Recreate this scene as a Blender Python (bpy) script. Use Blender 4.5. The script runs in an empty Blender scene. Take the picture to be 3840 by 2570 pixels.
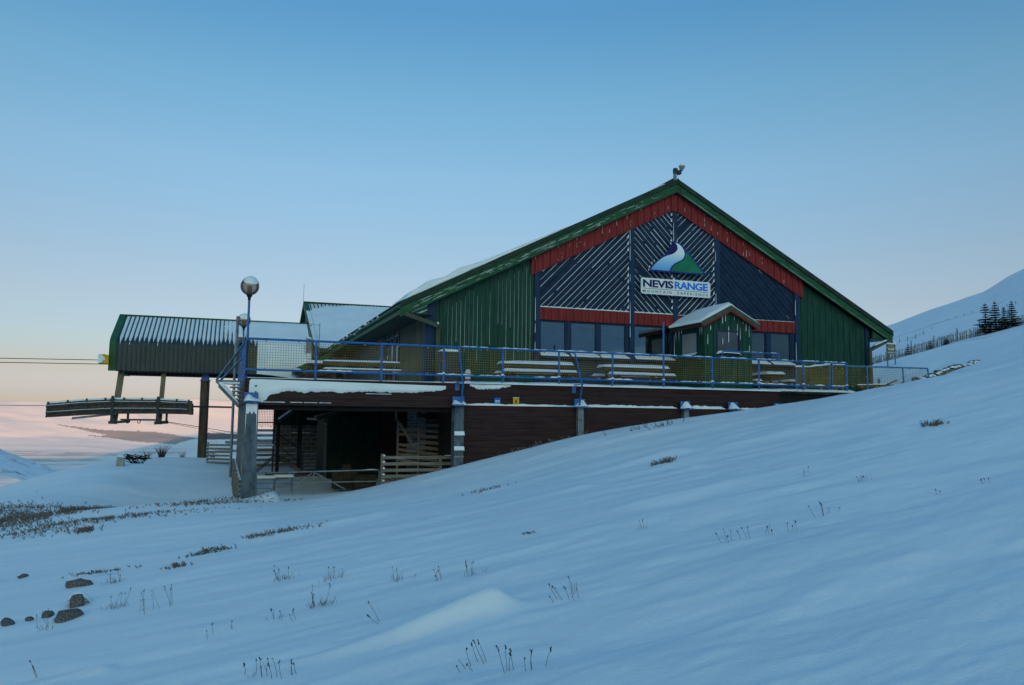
import bpy, bmesh, math, random
import numpy as np
from mathutils import Vector, Matrix
random.seed(7)
C = bpy.context.scene.collection
sc = bpy.context.scene
R = math.radians

# ------------------------------------------------------------------ materials
def new_mat(name):
    m = bpy.data.materials.new(name); m.use_nodes = True
    nt = m.node_tree; nt.nodes.clear()
    out = nt.nodes.new('ShaderNodeOutputMaterial')
    b = nt.nodes.new('ShaderNodeBsdfPrincipled')
    nt.links.new(b.outputs[0], out.inputs[0])
    return m, nt, b

def mat(name, col, rough=.6, var=.25, scale=3.0, metal=0., stretch=None, bump=0., spec=.12, col2=None, lo=.35, hi=.7):
    """plain painted / weathered surface: base colour varied by object-space noise"""
    m, nt, b = new_mat(name)
    N = nt.nodes; L = nt.links
    tc = N.new('ShaderNodeTexCoord'); mp = N.new('ShaderNodeMapping')
    if stretch: mp.inputs['Scale'].default_value = stretch
    L.new(tc.outputs['Object'], mp.inputs[0])
    nz = N.new('ShaderNodeTexNoise'); nz.inputs['Scale'].default_value = scale; nz.inputs['Detail'].default_value = 6
    nz.inputs['Roughness'].default_value = .65
    L.new(mp.outputs[0], nz.inputs['Vector'])
    cr = N.new('ShaderNodeValToRGB')
    c2 = col2 if col2 else tuple(c*(1-var) for c in col)
    c1 = col if col2 else tuple(min(1, c*(1+var)) for c in col)
    cr.color_ramp.elements[0].color = (*c2, 1); cr.color_ramp.elements[0].position = lo
    cr.color_ramp.elements[1].color = (*c1, 1); cr.color_ramp.elements[1].position = hi
    L.new(nz.outputs[0], cr.inputs[0]); L.new(cr.outputs[0], b.inputs['Base Color'])
    b.inputs['Roughness'].default_value = rough; b.inputs['Metallic'].default_value = metal
    b.inputs['Specular IOR Level'].default_value = spec
    if bump:
        bp = N.new('ShaderNodeBump'); bp.inputs['Strength'].default_value = bump; bp.inputs['Distance'].default_value = .02
        L.new(nz.outputs[0], bp.inputs['Height']); L.new(bp.outputs[0], b.inputs['Normal'])
    return m

def snow_mat(name, bumpscale=1.0, ground=False, grain=40):
    m, nt, b = new_mat(name)
    N = nt.nodes; L = nt.links
    tc = N.new('ShaderNodeTexCoord'); mp = N.new('ShaderNodeMapping')
    L.new(tc.outputs['Object'], mp.inputs[0])
    nz = N.new('ShaderNodeTexNoise'); nz.inputs['Scale'].default_value = grain; nz.inputs['Detail'].default_value = 4
    L.new(mp.outputs[0], nz.inputs['Vector'])
    n2 = N.new('ShaderNodeTexNoise'); n2.inputs['Scale'].default_value = .9; n2.inputs['Detail'].default_value = 5
    mp2 = N.new('ShaderNodeMapping')
    if ground:
        mp2.inputs['Rotation'].default_value = (0, 0, R(-3)); mp2.inputs['Scale'].default_value = (.35, 2.6, 1.5)
    L.new(tc.outputs['Object'], mp2.inputs[0]); L.new(mp2.outputs[0], n2.inputs['Vector'])
    ad = N.new('ShaderNodeMath'); ad.operation = 'MULTIPLY_ADD'; ad.inputs[1].default_value = .22 if ground else .12
    L.new(nz.outputs[0], ad.inputs[0]); L.new(n2.outputs[0], ad.inputs[2])
    bp = N.new('ShaderNodeBump'); bp.inputs['Strength'].default_value = .6*bumpscale; bp.inputs['Distance'].default_value = .05 if ground else .02
    L.new(ad.outputs[0], bp.inputs['Height']); L.new(bp.outputs[0], b.inputs['Normal'])
    cr = N.new('ShaderNodeValToRGB')
    cr.color_ramp.elements[0].color = (.76, .79, .82, 1); cr.color_ramp.elements[0].position = .3
    cr.color_ramp.elements[1].color = (.88, .89, .90, 1); cr.color_ramp.elements[1].position = .75
    L.new(n2.outputs[0], cr.inputs[0]); L.new(cr.outputs[0], b.inputs['Base Color'])
    b.inputs['Roughness'].default_value = .55; b.inputs['Specular IOR Level'].default_value = .25
    return m

M = {}
M['snow'] = snow_mat('snow', .8)
M['ground'] = snow_mat('ground_snow', .8, ground=True)
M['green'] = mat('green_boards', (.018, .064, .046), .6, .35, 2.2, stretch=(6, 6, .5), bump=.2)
M['dkgreen'] = mat('dark_green_trim', (.022, .045, .032), .5, .3, 4)
M['bargreen'] = mat('green_barge_paint', (.024, .095, .045), .5, .3, 2.5, stretch=(.6, 3, 3))
M['red'] = mat('red_boards', (.23, .030, .030), .65, .35, 2.4, stretch=(6, 6, .5), bump=.2)
M['navy'] = mat('navy_boards', (.013, .030, .066), .55, .3, 3, bump=.2)
M['postblue'] = mat('blue_posts', (.017, .043, .095), .55, .35, 3, stretch=(5, 5, .5))
M['rail'] = mat('blue_rail_paint', (.014, .115, .36), .38, .35, 9, spec=.5)
M['railgrey'] = mat('faded_blue_rail_paint', (.08, .19, .36), .45, .35, 9)
M['maroon'] = mat('maroon_planks', (.042, .022, .022), .65, .4, 2.0, stretch=(.6, 2, 9), bump=.3)
M['dark'] = mat('dark_timber', (.02, .018, .018), .8, .3, 3)
M['interior'] = mat('dim_interior', (.10, .095, .09), .9, .2, 1)
M['steel'] = mat('galvanised_steel', (.20, .23, .26), .5, .35, 5, metal=.5)
M['frost'] = mat('frosted_steel', (.12, .155, .19), .55, .3, 2.2, metal=.15, col2=(.05, .07, .09), stretch=(1.6, 1.6, .7), lo=.4, hi=.6)
M['dksteel'] = mat('dark_steel', (.045, .055, .06), .5, .35, 6, metal=.4)
M['rust'] = mat('rusted_steel', (.10, .075, .055), .7, .45, 3.5, metal=.2, stretch=(1, 1, .3))
M['wire'] = mat('rusty_wire_mesh', (.30, .20, .055), .6, .35, 2)
M['clip'] = mat('orange_clips', (.62, .28, .03), .6, .2, 4)
M['wood'] = mat('grey_weathered_wood', (.19, .17, .15), .8, .35, 4, stretch=(.6, 5, 5), bump=.3)
M['brownwood'] = mat('brown_wet_wood', (.12, .072, .045), .7, .4, 5, stretch=(.7, 6, 6), bump=.3)
M['block'] = mat('damp_block_wall', (.10, .085, .075), .85, .45, 2.5)
M['olive'] = mat('olive_metal', (.075, .085, .062), .5, .25, 3)
M['cladd'] = mat('dark_green_cladding', (.026, .040, .043), .5, .25, 1.2, spec=.5)
M['signwhite'] = mat('sign_white', (.80, .81, .80), .35, .04, 2)
M['signnavy'] = mat('sign_navy', (.015, .014, .10), .4, .1, 3)
M['signblue'] = mat('sign_bright_blue', (.01, .19, .75), .4, .08, 3)
M['signedge'] = mat('sign_indigo', (.02, .045, .22), .4, .1, 3)
M['signgreen'] = mat('sign_green', (.012, .19, .09), .4, .35, 1.3)
M['ylw'] = mat('yellow_paint', (.65, .38, .02), .5, .25, 5)
M['bluesign'] = mat('blue_sign_plate', (.015, .12, .45), .4, .15, 5)
M['stone'] = mat('grey_stone', (.16, .15, .15), .9, .5, 6, bump=.6)
M['bark'] = mat('tree_bark', (.06, .045, .035), .9, .3, 6)
M['needle'] = mat('spruce_needles', (.030, .050, .036), .7, .5, 3)
M['stalk'] = mat('dry_stalks', (.10, .065, .045), .8, .4, 8)
M['heath'] = mat('frozen_heather', (.17, .14, .12), .9, .5, 6)
M['shadegreen'] = mat('shaded_green_boards', (.010, .028, .022), .7, .35, 2.2, stretch=(6, 6, .5))  # green boards darkened to stand in for the shade under the terrace
M['shadedwood'] = mat('shaded_crate_wood', (.05, .038, .03), .85, .4, 5)  # crate wood with the gloom below the deck put into its colour
M['binplastic'] = mat('dark_bin_plastic', (.05, .055, .06), .5, .2, 3)
M['smoke'] = None

def glass_mat():
    m, nt, b = new_mat('window_glass')
    N = nt.nodes; L = nt.links
    out = [n for n in N if n.type == 'OUTPUT_MATERIAL'][0]
    tr = N.new('ShaderNodeBsdfTransparent'); tr.inputs[0].default_value = (.90, .94, .95, 1)
    gl = N.new('ShaderNodeBsdfGlossy'); gl.inputs['Roughness'].default_value = .015; gl.inputs[0].default_value = (.9, .95, 1, 1)
    fr = N.new('ShaderNodeFresnel'); fr.inputs['IOR'].default_value = 1.75
    ad = N.new('ShaderNodeMath'); ad.operation = 'MULTIPLY_ADD'; ad.inputs[1].default_value = 1.0; ad.inputs[2].default_value = .07
    L.new(fr.outputs[0], ad.inputs[0])
    mx = N.new('ShaderNodeMixShader'); L.new(ad.outputs[0], mx.inputs[0]); L.new(tr.outputs[0], mx.inputs[1]); L.new(gl.outputs[0], mx.inputs[2])
    L.new(mx.outputs[0], out.inputs[0]); N.remove(b)
    return m
M['glass'] = glass_mat()

def globe_mat():
    m, nt, b = new_mat('smoked_globe')
    N = nt.nodes; L = nt.links
    out = [n for n in N if n.type == 'OUTPUT_MATERIAL'][0]
    tr = N.new('ShaderNodeBsdfTransparent'); tr.inputs[0].default_value = (.80, .68, .60, 1)
    gl = N.new('ShaderNodeBsdfGlossy'); gl.inputs['Roughness'].default_value = .12
    df = N.new('ShaderNodeBsdfDiffuse'); df.inputs[0].default_value = (.30, .22, .18, 1)
    m1 = N.new('ShaderNodeMixShader'); m1.inputs[0].default_value = .42; L.new(tr.outputs[0], m1.inputs[1]); L.new(df.outputs[0], m1.inputs[2])
    fr = N.new('ShaderNodeFresnel'); fr.inputs['IOR'].default_value = 1.4
    mx = N.new('ShaderNodeMixShader'); L.new(fr.outputs[0], mx.inputs[0]); L.new(m1.outputs[0], mx.inputs[1]); L.new(gl.outputs[0], mx.inputs[2])
    L.new(mx.outputs[0], out.inputs[0]); N.remove(b)
    return m
M['smoke'] = globe_mat()

def block_mat():
    m, nt, b = new_mat('block_courses')
    N = nt.nodes; L = nt.links
    tc = N.new('ShaderNodeTexCoord'); mp = N.new('ShaderNodeMapping'); mp.inputs['Rotation'].default_value = (R(90), 0, 0)
    L.new(tc.outputs['Object'], mp.inputs[0])
    br = N.new('ShaderNodeTexBrick'); br.inputs['Scale'].default_value = 1; br.inputs['Brick Width'].default_value = .45; br.inputs['Row Height'].default_value = .22
    br.inputs['Mortar Size'].default_value = .02; br.inputs['Color1'].default_value = (.13, .11, .095, 1); br.inputs['Color2'].default_value = (.075, .065, .06, 1); br.inputs['Mortar'].default_value = (.25, .24, .23, 1)
    L.new(mp.outputs[0], br.inputs[0]); L.new(br.outputs[0], b.inputs['Base Color']); b.inputs['Roughness'].default_value = .9
    return m
M['block'] = block_mat()

# ------------------------------------------------------------------ mesh helper
class MB:
    def __init__(s): s.v = []; s.f = []; s.mi = []; s.k = 0
    def add(s, vs, fs):
        o = len(s.v); s.v += [tuple(v) for v in vs]; s.f += [tuple(i+o for i in f) for f in fs]; s.mi += [s.k]*len(fs); return s
    def box(s, x0, x1, y0, y1, z0, z1):
        return s.add([(x0,y0,z0),(x1,y0,z0),(x1,y1,z0),(x0,y1,z0),(x0,y0,z1),(x1,y0,z1),(x1,y1,z1),(x0,y1,z1)],
                     [(0,3,2,1),(4,5,6,7),(0,1,5,4),(1,2,6,5),(2,3,7,6),(3,0,4,7)])
    def beam(s, p, q, w, h, up=(0,0,1)):
        """rectangular bar from p to q; w across, h along up"""
        p = Vector(p); q = Vector(q); d = (q-p).normalized(); u = Vector(up)
        a = d.cross(u)
        if a.length < 1e-4: a = d.cross(Vector((1,0,0)))
        a.normalize(); u = a.cross(d).normalized(); a *= w/2; u *= h/2
        vs = [p-a-u, p+a-u, p+a+u, p-a+u, q-a-u, q+a-u, q+a+u, q-a+u]
        return s.add(vs, [(0,1,2,3),(7,6,5,4),(0,4,5,1),(1,5,6,2),(2,6,7,3),(3,7,4,0)])
    def tube(s, pts, r, n=8, r2=None):
        pts = [Vector(p) for p in pts]; rings = []
        m = len(pts)
        for i, p in enumerate(pts):
            d = (pts[min(i+1, m-1)]-pts[max(i-1, 0)]).normalized()
            a = d.cross(Vector((0,0,1)))
            if a.length < 1e-3: a = Vector((1,0,0))
            a.normalize(); b = d.cross(a).normalized()
            rr = r if r2 is None else r+(r2-r)*i/(m-1)
            rings.append([p+(a*math.cos(2*math.pi*k/n)+b*math.sin(2*math.pi*k/n))*rr for k in range(n)])
        vs = [v for g in rings for v in g]; fs = []
        for i in range(m-1):
            for k in range(n):
                fs.append((i*n+k, i*n+(k+1)%n, (i+1)*n+(k+1)%n, (i+1)*n+k))
        fs.append(tuple(range(n-1, -1, -1))); fs.append(tuple((m-1)*n+k for k in range(n)))
        return s.add(vs, fs)
    def prism(s, poly, axis, a0, a1):
        """extrude 2D polygon along axis. axis 'y': poly=(x,z); 'x': poly=(y,z); 'z': poly=(x,y)"""
        def P(u, w, a): return (u,a,w) if axis == 'y' else ((a,u,w) if axis == 'x' else (u,w,a))
        n = len(poly)
        vs = [P(u,w,a0) for u,w in poly]+[P(u,w,a1) for u,w in poly]
        fs = [tuple(range(n)), tuple(range(2*n-1, n-1, -1))]+[(i, i+n, (i+1)%n+n, (i+1)%n) for i in range(n)]
        return s.add(vs, fs)
    def lathe(s, prof, c, n=20):
        """prof list of (r,z) about vertical axis at c"""
        vs = []; fs = []
        for r, z in prof:
            for k in range(n):
                t = 2*math.pi*k/n; vs.append((c[0]+r*math.cos(t), c[1]+r*math.sin(t), c[2]+z))
        for i in range(len(prof)-1):
            for k in range(n): fs.append((i*n+k, i*n+(k+1)%n, (i+1)*n+(k+1)%n, (i+1)*n+k))
        fs.append(tuple(range(n-1,-1,-1))); fs.append(tuple((len(prof)-1)*n+k for k in range(n)))
        return s.add(vs, fs)
    def grid(s, fn, nu, nv):
        vs = [fn(i/(nu-1), j/(nv-1)) for j in range(nv) for i in range(nu)]
        fs = [(j*nu+i, j*nu+i+1, (j+1)*nu+i+1, (j+1)*nu+i) for j in range(nv-1) for i in range(nu-1)]
        return s.add(vs, fs)
    def build(s, name, m, parent=None, smooth=False, origin=None, label=None, fix=True):
        me = bpy.data.meshes.new(name)
        off = Vector(origin) if origin is not None else (parent_loc(parent) if parent else Vector((0,0,0)))
        if origin is None and parent is None and s.v:
            a = np.array(s.v); off = Vector(((a[:,0].min()+a[:,0].max())/2, (a[:,1].min()+a[:,1].max())/2, a[:,2].min()))
        me.from_pydata([tuple(Vector(v)-off) for v in s.v], [], s.f)
        mats = m if isinstance(m, (list, tuple)) else [m]
        for x in mats: me.materials.append(x)
        if len(mats) > 1: me.polygons.foreach_set('material_index', s.mi)
        if fix:
            bm = bmesh.new(); bm.from_mesh(me); bmesh.ops.recalc_face_normals(bm, faces=bm.faces); bm.to_mesh(me); bm.free()
        if smooth:
            me.polygons.foreach_set('use_smooth', [True]*len(me.polygons))
        o = bpy.data.objects.new(name, me); C.objects.link(o)
        if parent: o.parent = parent
        else: o.location = off
        if label: o['label'] = label
        return o

def parent_loc(p):
    l = Vector((0,0,0))
    while p: l += p.location; p = p.parent
    return l
def tag(o, label, cat, group=None):
    o['label'] = label; o['category'] = cat
    if group: o['group'] = group
    return o
def thing(name, loc, label, cat, group=None):
    o = bpy.data.objects.new(name, None); C.objects.link(o); o.location = loc; o.empty_display_size = .3
    return tag(o, label, cat, group)
def kind(o, k): o['kind'] = k; return o
def copy_tree(o, parent=None, loc=None, rz=None):
    c = o.copy(); C.objects.link(c)
    if parent: c.parent = parent
    if loc is not None: c.location = loc
    if rz is not None: c.rotation_euler = (0,0,rz)
    for ch in list(o.children): copy_tree(ch, c)
    return c
def clip(poly, a, b, c):
    """keep a*x+b*y<=c"""
    out = []
    for i in range(len(poly)):
        p = poly[i]; q = poly[(i+1)%len(poly)]
        dp = a*p[0]+b*p[1]-c; dq = a*q[0]+b*q[1]-c
        if dp <= 0: out.append(p)
        if dp*dq < 0:
            t = dp/(dp-dq); out.append((p[0]+t*(q[0]-p[0]), p[1]+t*(q[1]-p[1])))
    return out
def clip_convex(poly, conv):
    n = len(conv)
    cx = sum(p[0] for p in conv)/n; cy = sum(p[1] for p in conv)/n
    for i in range(n):
        p = conv[i]; q = conv[(i+1)%n]
        a = q[1]-p[1]; b = p[0]-q[0]; c = a*p[0]+b*p[1]
        if a*cx+b*cy > c: a, b, c = -a, -b, -c
        poly = clip(poly, a, b, c)
        if len(poly) < 3: return []
    return poly

# ------------------------------------------------------------------ camera (eye is the world origin, +X along the lodge front, +Y into it)
cam = bpy.data.cameras.new('camera'); co = bpy.data.objects.new('camera', cam); C.objects.link(co)
cam.sensor_width = 36; cam.lens = 28.265; cam.clip_end = 90000; cam.clip_start = .05
pit, rol, yaw = R(5.23), R(.693), R(19.333)
def tow(v): return Vector((math.cos(yaw)*v[0]+math.sin(yaw)*v[1], -math.sin(yaw)*v[0]+math.cos(yaw)*v[1], v[2]))
_up = Vector((0,-math.sin(pit),math.cos(pit)))
_r = tow(math.cos(rol)*Vector((1,0,0))+math.sin(rol)*_up); _u = tow(-math.sin(rol)*Vector((1,0,0))+math.cos(rol)*_up); _b = -tow((0,math.cos(pit),math.sin(pit)))
co.matrix_world = Matrix(((_r.x,_u.x,_b.x,0),(_r.y,_u.y,_b.y,0),(_r.z,_u.z,_b.z,0),(0,0,0,1)))
sc.camera = co
sc.view_settings.view_transform = 'Standard'; sc.view_settings.look = 'None'; sc.view_settings.gamma = 1
sc.cycles.use_denoising = True
sc.cycles.max_bounces = 8; sc.cycles.transparent_max_bounces = 12
# ------------------------------------------------------------------ terrain functions (metres, eye level = 0)
def vnoise(x, y, seed=0):
    xi = np.floor(x).astype(np.int64); yi = np.floor(y).astype(np.int64); fx = x-xi; fy = y-yi
    fx = fx*fx*(3-2*fx); fy = fy*fy*(3-2*fy)
    def h(a, b):
        n = (a*374761393+b*668265263+seed*1442695041) & 0x7fffffff
        n = ((n ^ (n >> 13))*1274126177) & 0x7fffffff
        return ((n ^ (n >> 16)) & 0xffff)/65535.
    return (h(xi,yi)*(1-fx)+h(xi+1,yi)*fx)*(1-fy)+(h(xi,yi+1)*(1-fx)+h(xi+1,yi+1)*fx)*fy
def fbm(x, y, o=5, seed=0, gain=.5):
    t = np.zeros_like(np.asarray(x, float)); a = 1; s = 0
    for i in range(o):
        t = t+a*(vnoise(x*2**i+17.3*i, y*2**i-9.1*i, seed+i)-.5); s += a; a *= gain
    return t/s*2
CTRL = [(-2.25,24.9,-2.59),(-1.52,24.9,-2.54),(.07,24.9,-2.48),(.47,24.9,-2.49),(2.16,24.9,-2.53),(3.51,24.9,-2.37),(4.53,24.9,-2.12),(5.98,24.9,-1.82),(7.36,24.9,-1.51),
 (8.9,24.9,-1.16),(10.71,24.9,-.74),(12.87,24.9,-.36),(15.21,24.9,-.01),(17.31,24.9,.23),(19.22,24.9,.47),(21.73,24.9,.78),(22.72,24.9,.95),(24.2,25.2,1.0),
 (25.34,25.6,1.14),(26.6,25.6,1.42),(28.4,26.2,1.75),(30.2,27.,2.25),(31.4,27.,2.5),
 # foreground slope round the eye
 (0,0,-1.55),(6,0,-.65),(14,0,.65),(-8,0,-2.55),(0,6,-1.97),(0,12,-2.27),(6,12,-1.28),(13,12,-.18),(21,12,1.6),(-8,10,-3.1),(-16,12,-3.7),(18,18,.7),(27,18,2.75),(33,14,4.),
 (-6,19,-3.1),(5,19,-1.83),(0,19,-2.43),(0,-12,-1.2),(14,-12,1.2),(-14,-12,-3.2),(30,0,3.6),(-30,0,-5.2),
 # left mound, hollow and the station platform
 (-14,30,-3.35),(-8,26,-3.15),(-8.4,37.5,-3.45),(-7.9,40.8,-2.95),(-10.5,45,-4.1),(-9,30,-3.2),(-6.8,42,-2.62),(-5.8,37,-2.85),(-4.9,31.5,-3.15),(-3.7,29.6,-3.35),(-2.5,30.8,-3.85),(-1.1,31,-3.95),(-.6,34,-3.55),(-2.4,34.5,-3.5),(-4.2,36,-2.75),(-3.2,36.8,-2.95),(-2.2,38.5,-2.85),(-4.2,40,-2.5),(0,40,-2.7),(-3,45,-2.6),(0,48,-2.62),(-6,50,-2.7),(-13,50,-4.8),(4,50,-2.7),
 (1.2,28,-2.62),(4,28,-2.62),(2,33,-2.66),(6,33,-2.6),(2,40,-2.7),(6,40,-2.6),(-18,42,-4.0),(-24,32,-4.6),(-22,22,-4.2),(-4,60,-5.),(4,64,-5.),(-20,62,-7),
 # under and behind the lodge
 (9,28,-1.9),(14,30,-1.0),(20,30,-.4),(14,40,-1.2),(22,42,0.0),(26.5,29,.85),(29.2,31.5,1.1),(29.5,36,1.3),(30,45,1.6),
 # right-hand bank and the dip behind its crest
 (30,35,1.75),(33,39,2.45),(35.6,39,3.05),(38,37.5,3.85),(40,35,4.5),(43,30,5.9),(45,22,7.3),(40,52,3.0),(46,50,3.4),(50,45,4.4),(54,38,5.8),(50,62,4.0),(34,60,2.4),(20,64,-.5)]
_cx = np.array(CTRL, float)
def _phi(d2): return np.where(d2 > 1e-9, d2*np.log(np.maximum(d2, 1e-9))*.5, 0)
def _tps():
    P = _cx[:, :2]; n = len(P)
    K = _phi(((P[:, None]-P[None])**2).sum(-1))+np.eye(n)*.6
    Q = np.c_[np.ones(n), P]; A = np.zeros((n+3, n+3)); A[:n,:n] = K; A[:n,n:] = Q; A[n:,:n] = Q.T
    return np.linalg.solve(A, np.r_[_cx[:, 2], 0, 0, 0])
_w = _tps()
WD = R(3)   # wind direction of the drifts
BUMPS = [  # x, y, height, half-width across wind, length upwind, tail length
 (2.22,6.85,.19,.20,.22,.95),(1.35,24.1,.30,.16,.14,1.1),(6.4,14.2,.07,.3,.3,1.2),(9.7,16.2,.08,.3,.3,1.6),(-.95,8.1,.07,.08,.1,.5),(.62,5.3,.05,.10,.1,.5),(-3.6,15.4,.10,.2,.2,1.3),(8.6,13.6,.05,.12,.1,.4),(3.0,16.5,.07,.5,.4,2.4),(12.5,15.5,.06,.3,.3,1.5)]
def ground_z(x, y, fine=True):
    x = np.asarray(x, float); y = np.asarray(y, float); sh = x.shape; xf = x.ravel(); yf = y.ravel()
    z = _w[-3]+_w[-2]*xf+_w[-1]*yf
    for (px, py, _), w in zip(_cx, _w[:-3]): z = z+w*_phi((xf-px)**2+(yf-py)**2)
    if fine:
        a = xf*math.cos(WD)+yf*math.sin(WD); b = -xf*math.sin(WD)+yf*math.cos(WD)
        wall = np.clip(np.abs(yf-25)/2.5, .25, 1)
        z = z+wall*(.10*fbm(a/6, b/2.6, 3, 3)+.045*fbm(a/1.7, b/.55, 4, 11)+.022*fbm(a/.5, b/.16, 4, 23)*np.clip(1-np.hypot(xf,yf)/45, 0, 1))
        rg = fbm(a/4.5, b/1.0, 2, 41); z = z+.06*np.clip(rg-.25, 0, 1)*wall
        for (px, py, h, wd, lu, tl) in BUMPS:
            da = (xf-px)*math.cos(WD)+(yf-py)*math.sin(WD); db = -(xf-px)*math.sin(WD)+(yf-py)*math.cos(WD)
            ln = np.where(da > 0, lu, tl); ww = wd*np.where(da < 0, np.maximum(.35, 1+da/tl*.35), 1)
            k = np.exp(-np.abs(da/ln)**np.where(da > 0, 2, 1.25)-(db/ww)**2); z = z+h*k
    return z.reshape(sh)
def gz(x, y): return float(ground_z(np.array([x]), np.array([y]))[0])

def mesh_from_grid(name, X, Y, Z, m, wrap=False, smooth=True, attr=None):
    nr, nc = X.shape
    vs = np.c_[X.ravel(), Y.ravel(), Z.ravel()]
    i, j = np.meshgrid(np.arange(nr-1), np.arange(nc if wrap else nc-1), indexing='ij'); j2 = (j+1) % nc
    F = np.stack([i*nc+j, i*nc+j2, (i+1)*nc+j2, (i+1)*nc+j], -1).reshape(-1, 4)
    me = bpy.data.meshes.new(name)
    me.vertices.add(len(vs)); me.vertices.foreach_set('co', vs.ravel())
    me.loops.add(F.size); me.loops.foreach_set('vertex_index', F.ravel().astype(np.int32))
    me.polygons.add(len(F)); me.polygons.foreach_set('loop_start', np.arange(0, F.size, 4, dtype=np.int32))
    me.polygons.foreach_set('use_smooth', np.ones(len(F), bool)*smooth)
    me.update(calc_edges=True); me.validate()
    if attr is not None:
        a = me.attributes.new('cover', 'FLOAT', 'POINT'); a.data.foreach_set('value', attr.ravel().astype(np.float32))
    me.materials.append(m)
    o = bpy.data.objects.new(name, me); C.objects.link(o); return kind(o, 'structure')

# near ground: one sheet, finer towards the eye
r = np.concatenate([np.geomspace(.7, 60, 520), np.linspace(61, 110, 40)])
az = np.concatenate([np.linspace(-62, 70, 620), np.linspace(72, 296, 90)[:-1]])
RR, AZ = np.meshgrid(r, np.radians(az), indexing='ij')
GX = RR*np.sin(AZ); GY = RR*np.cos(AZ)
GZ = ground_z(GX, GY)
GZ = np.where(RR > 70, GZ-np.clip((RR-70)/40, 0, 1)**2*30, GZ)
GX = np.vstack([np.zeros((1, GX.shape[1])), GX]); GY = np.vstack([np.zeros((1, GY.shape[1])), GY]); GZ = np.vstack([np.full((1, GZ.shape[1]), GZ[0].mean()), GZ])
# bare wind-scoured patches with heather showing, mostly on the lower left
cov = np.zeros_like(GZ)
for (px, py, sx, sy, amp) in ((-6.4,27.5,1.7,4.5,.95),(-6.0,23.5,2.0,1.4,.85),(-4.9,24.8,1.2,1.0,.85),(-4.1,27.4,.55,.35,.95),(-3.3,28.9,.5,.8,.95),(-3.0,21.5,2.2,.7,.72),(-.3,23.9,1.6,.4,.95),(-4.6,21,2,1.2,.7),(-1.6,14.6,.35,.2,.9),(1.4,15.2,.3,.2,.6)):
    cov = np.maximum(cov, amp*np.exp(-((GX-px)/sx)**2-((GY-py)/sy)**2))
_a = GX*math.cos(WD)+GY*math.sin(WD); _b = -GX*math.sin(WD)+GY*math.cos(WD)
cov = np.clip(cov*.62+.42*cov*fbm(_a/1.3, _b/.4, 5, 77, .62)*1.6, 0, 1)
thin = np.exp(-((GX+1.5)/1.6)**2-((GY-32.5)/3.6)**2)*.45+np.exp(-((GX+6.3)/1.8)**2-((GY-26.0)/4.5)**2)*.50  # first term paints the hollow's shade onto its frosty-grass tone; second is heathery snow
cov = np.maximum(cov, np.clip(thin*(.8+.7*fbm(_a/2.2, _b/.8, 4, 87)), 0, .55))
gm = M['ground']; nt = gm.node_tree
bsdf = [n for n in nt.nodes if n.type == 'BSDF_PRINCIPLED'][0]; crn = [n for n in nt.nodes if n.type == 'VALTORGB'][0]
at = nt.nodes.new('ShaderNodeAttribute'); at.attribute_name = 'cover'
hn = nt.nodes.new('ShaderNodeTexNoise'); hn.inputs['Scale'].default_value = 14; hn.inputs['Detail'].default_value = 5
tcg = nt.nodes.new('ShaderNodeTexCoord'); nt.links.new(tcg.outputs['Object'], hn.inputs['Vector'])
hc = nt.nodes.new('ShaderNodeValToRGB'); hc.color_ramp.elements[0].color = (.03,.027,.023,1); hc.color_ramp.elements[1].color = (.34,.31,.28,1); hc.color_ramp.elements[0].position = .35; hc.color_ramp.elements[1].position = .72
nt.links.new(hn.outputs[0], hc.inputs[0])
mxg = nt.nodes.new('ShaderNodeMix'); mxg.data_type = 'RGBA'

bn = nt.nodes.new('ShaderNodeTexNoise'); bn.inputs['Scale'].default_value = 2.2; bn.inputs['Detail'].default_value = 9; bn.inputs['Roughness'].default_value = .72
bm_ = nt.nodes.new('ShaderNodeMapping'); bm_.inputs['Rotation'].default_value = (0, 0, R(-3)); bm_.inputs['Scale'].default_value = (.9, 2.6, 1.5); nt.links.new(tcg.outputs['Object'], bm_.inputs[0]); nt.links.new(bm_.outputs[0], bn.inputs['Vector'])
b1 = nt.nodes.new('ShaderNodeMath'); b1.operation = 'MULTIPLY_ADD'; b1.inputs[1].default_value = 3.4; b1.inputs[2].default_value = -2.35; nt.links.new(bn.outputs[0], b1.inputs[0])
b2 = nt.nodes.new('ShaderNodeMath'); b2.operation = 'MULTIPLY_ADD'; b2.inputs[1].default_value = 1.9; nt.links.new(at.outputs['Fac'], b2.inputs[0]); nt.links.new(b1.outputs[0], b2.inputs[2])
b3 = nt.nodes.new('ShaderNodeMath'); b3.operation = 'MULTIPLY'; b3.use_clamp = True; nt.links.new(b2.outputs[0], b3.inputs[0])
b4 = nt.nodes.new('ShaderNodeMath'); b4.operation = 'MULTIPLY'; b4.inputs[1].default_value = 5; b4.use_clamp = True; nt.links.new(at.outputs['Fac'], b4.inputs[0]); nt.links.new(b4.outputs[0], b3.inputs[1])
nt.links.new(b3.outputs[0], mxg.inputs[0]); nt.links.new(crn.outputs[0], mxg.inputs[6]); nt.links.new(hc.outputs[0], mxg.inputs[7]); nt.links.new(mxg.outputs[2], bsdf.inputs['Base Color'])
mesh_from_grid('ground', GX, GY, GZ, gm, wrap=True, attr=cov)

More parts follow.
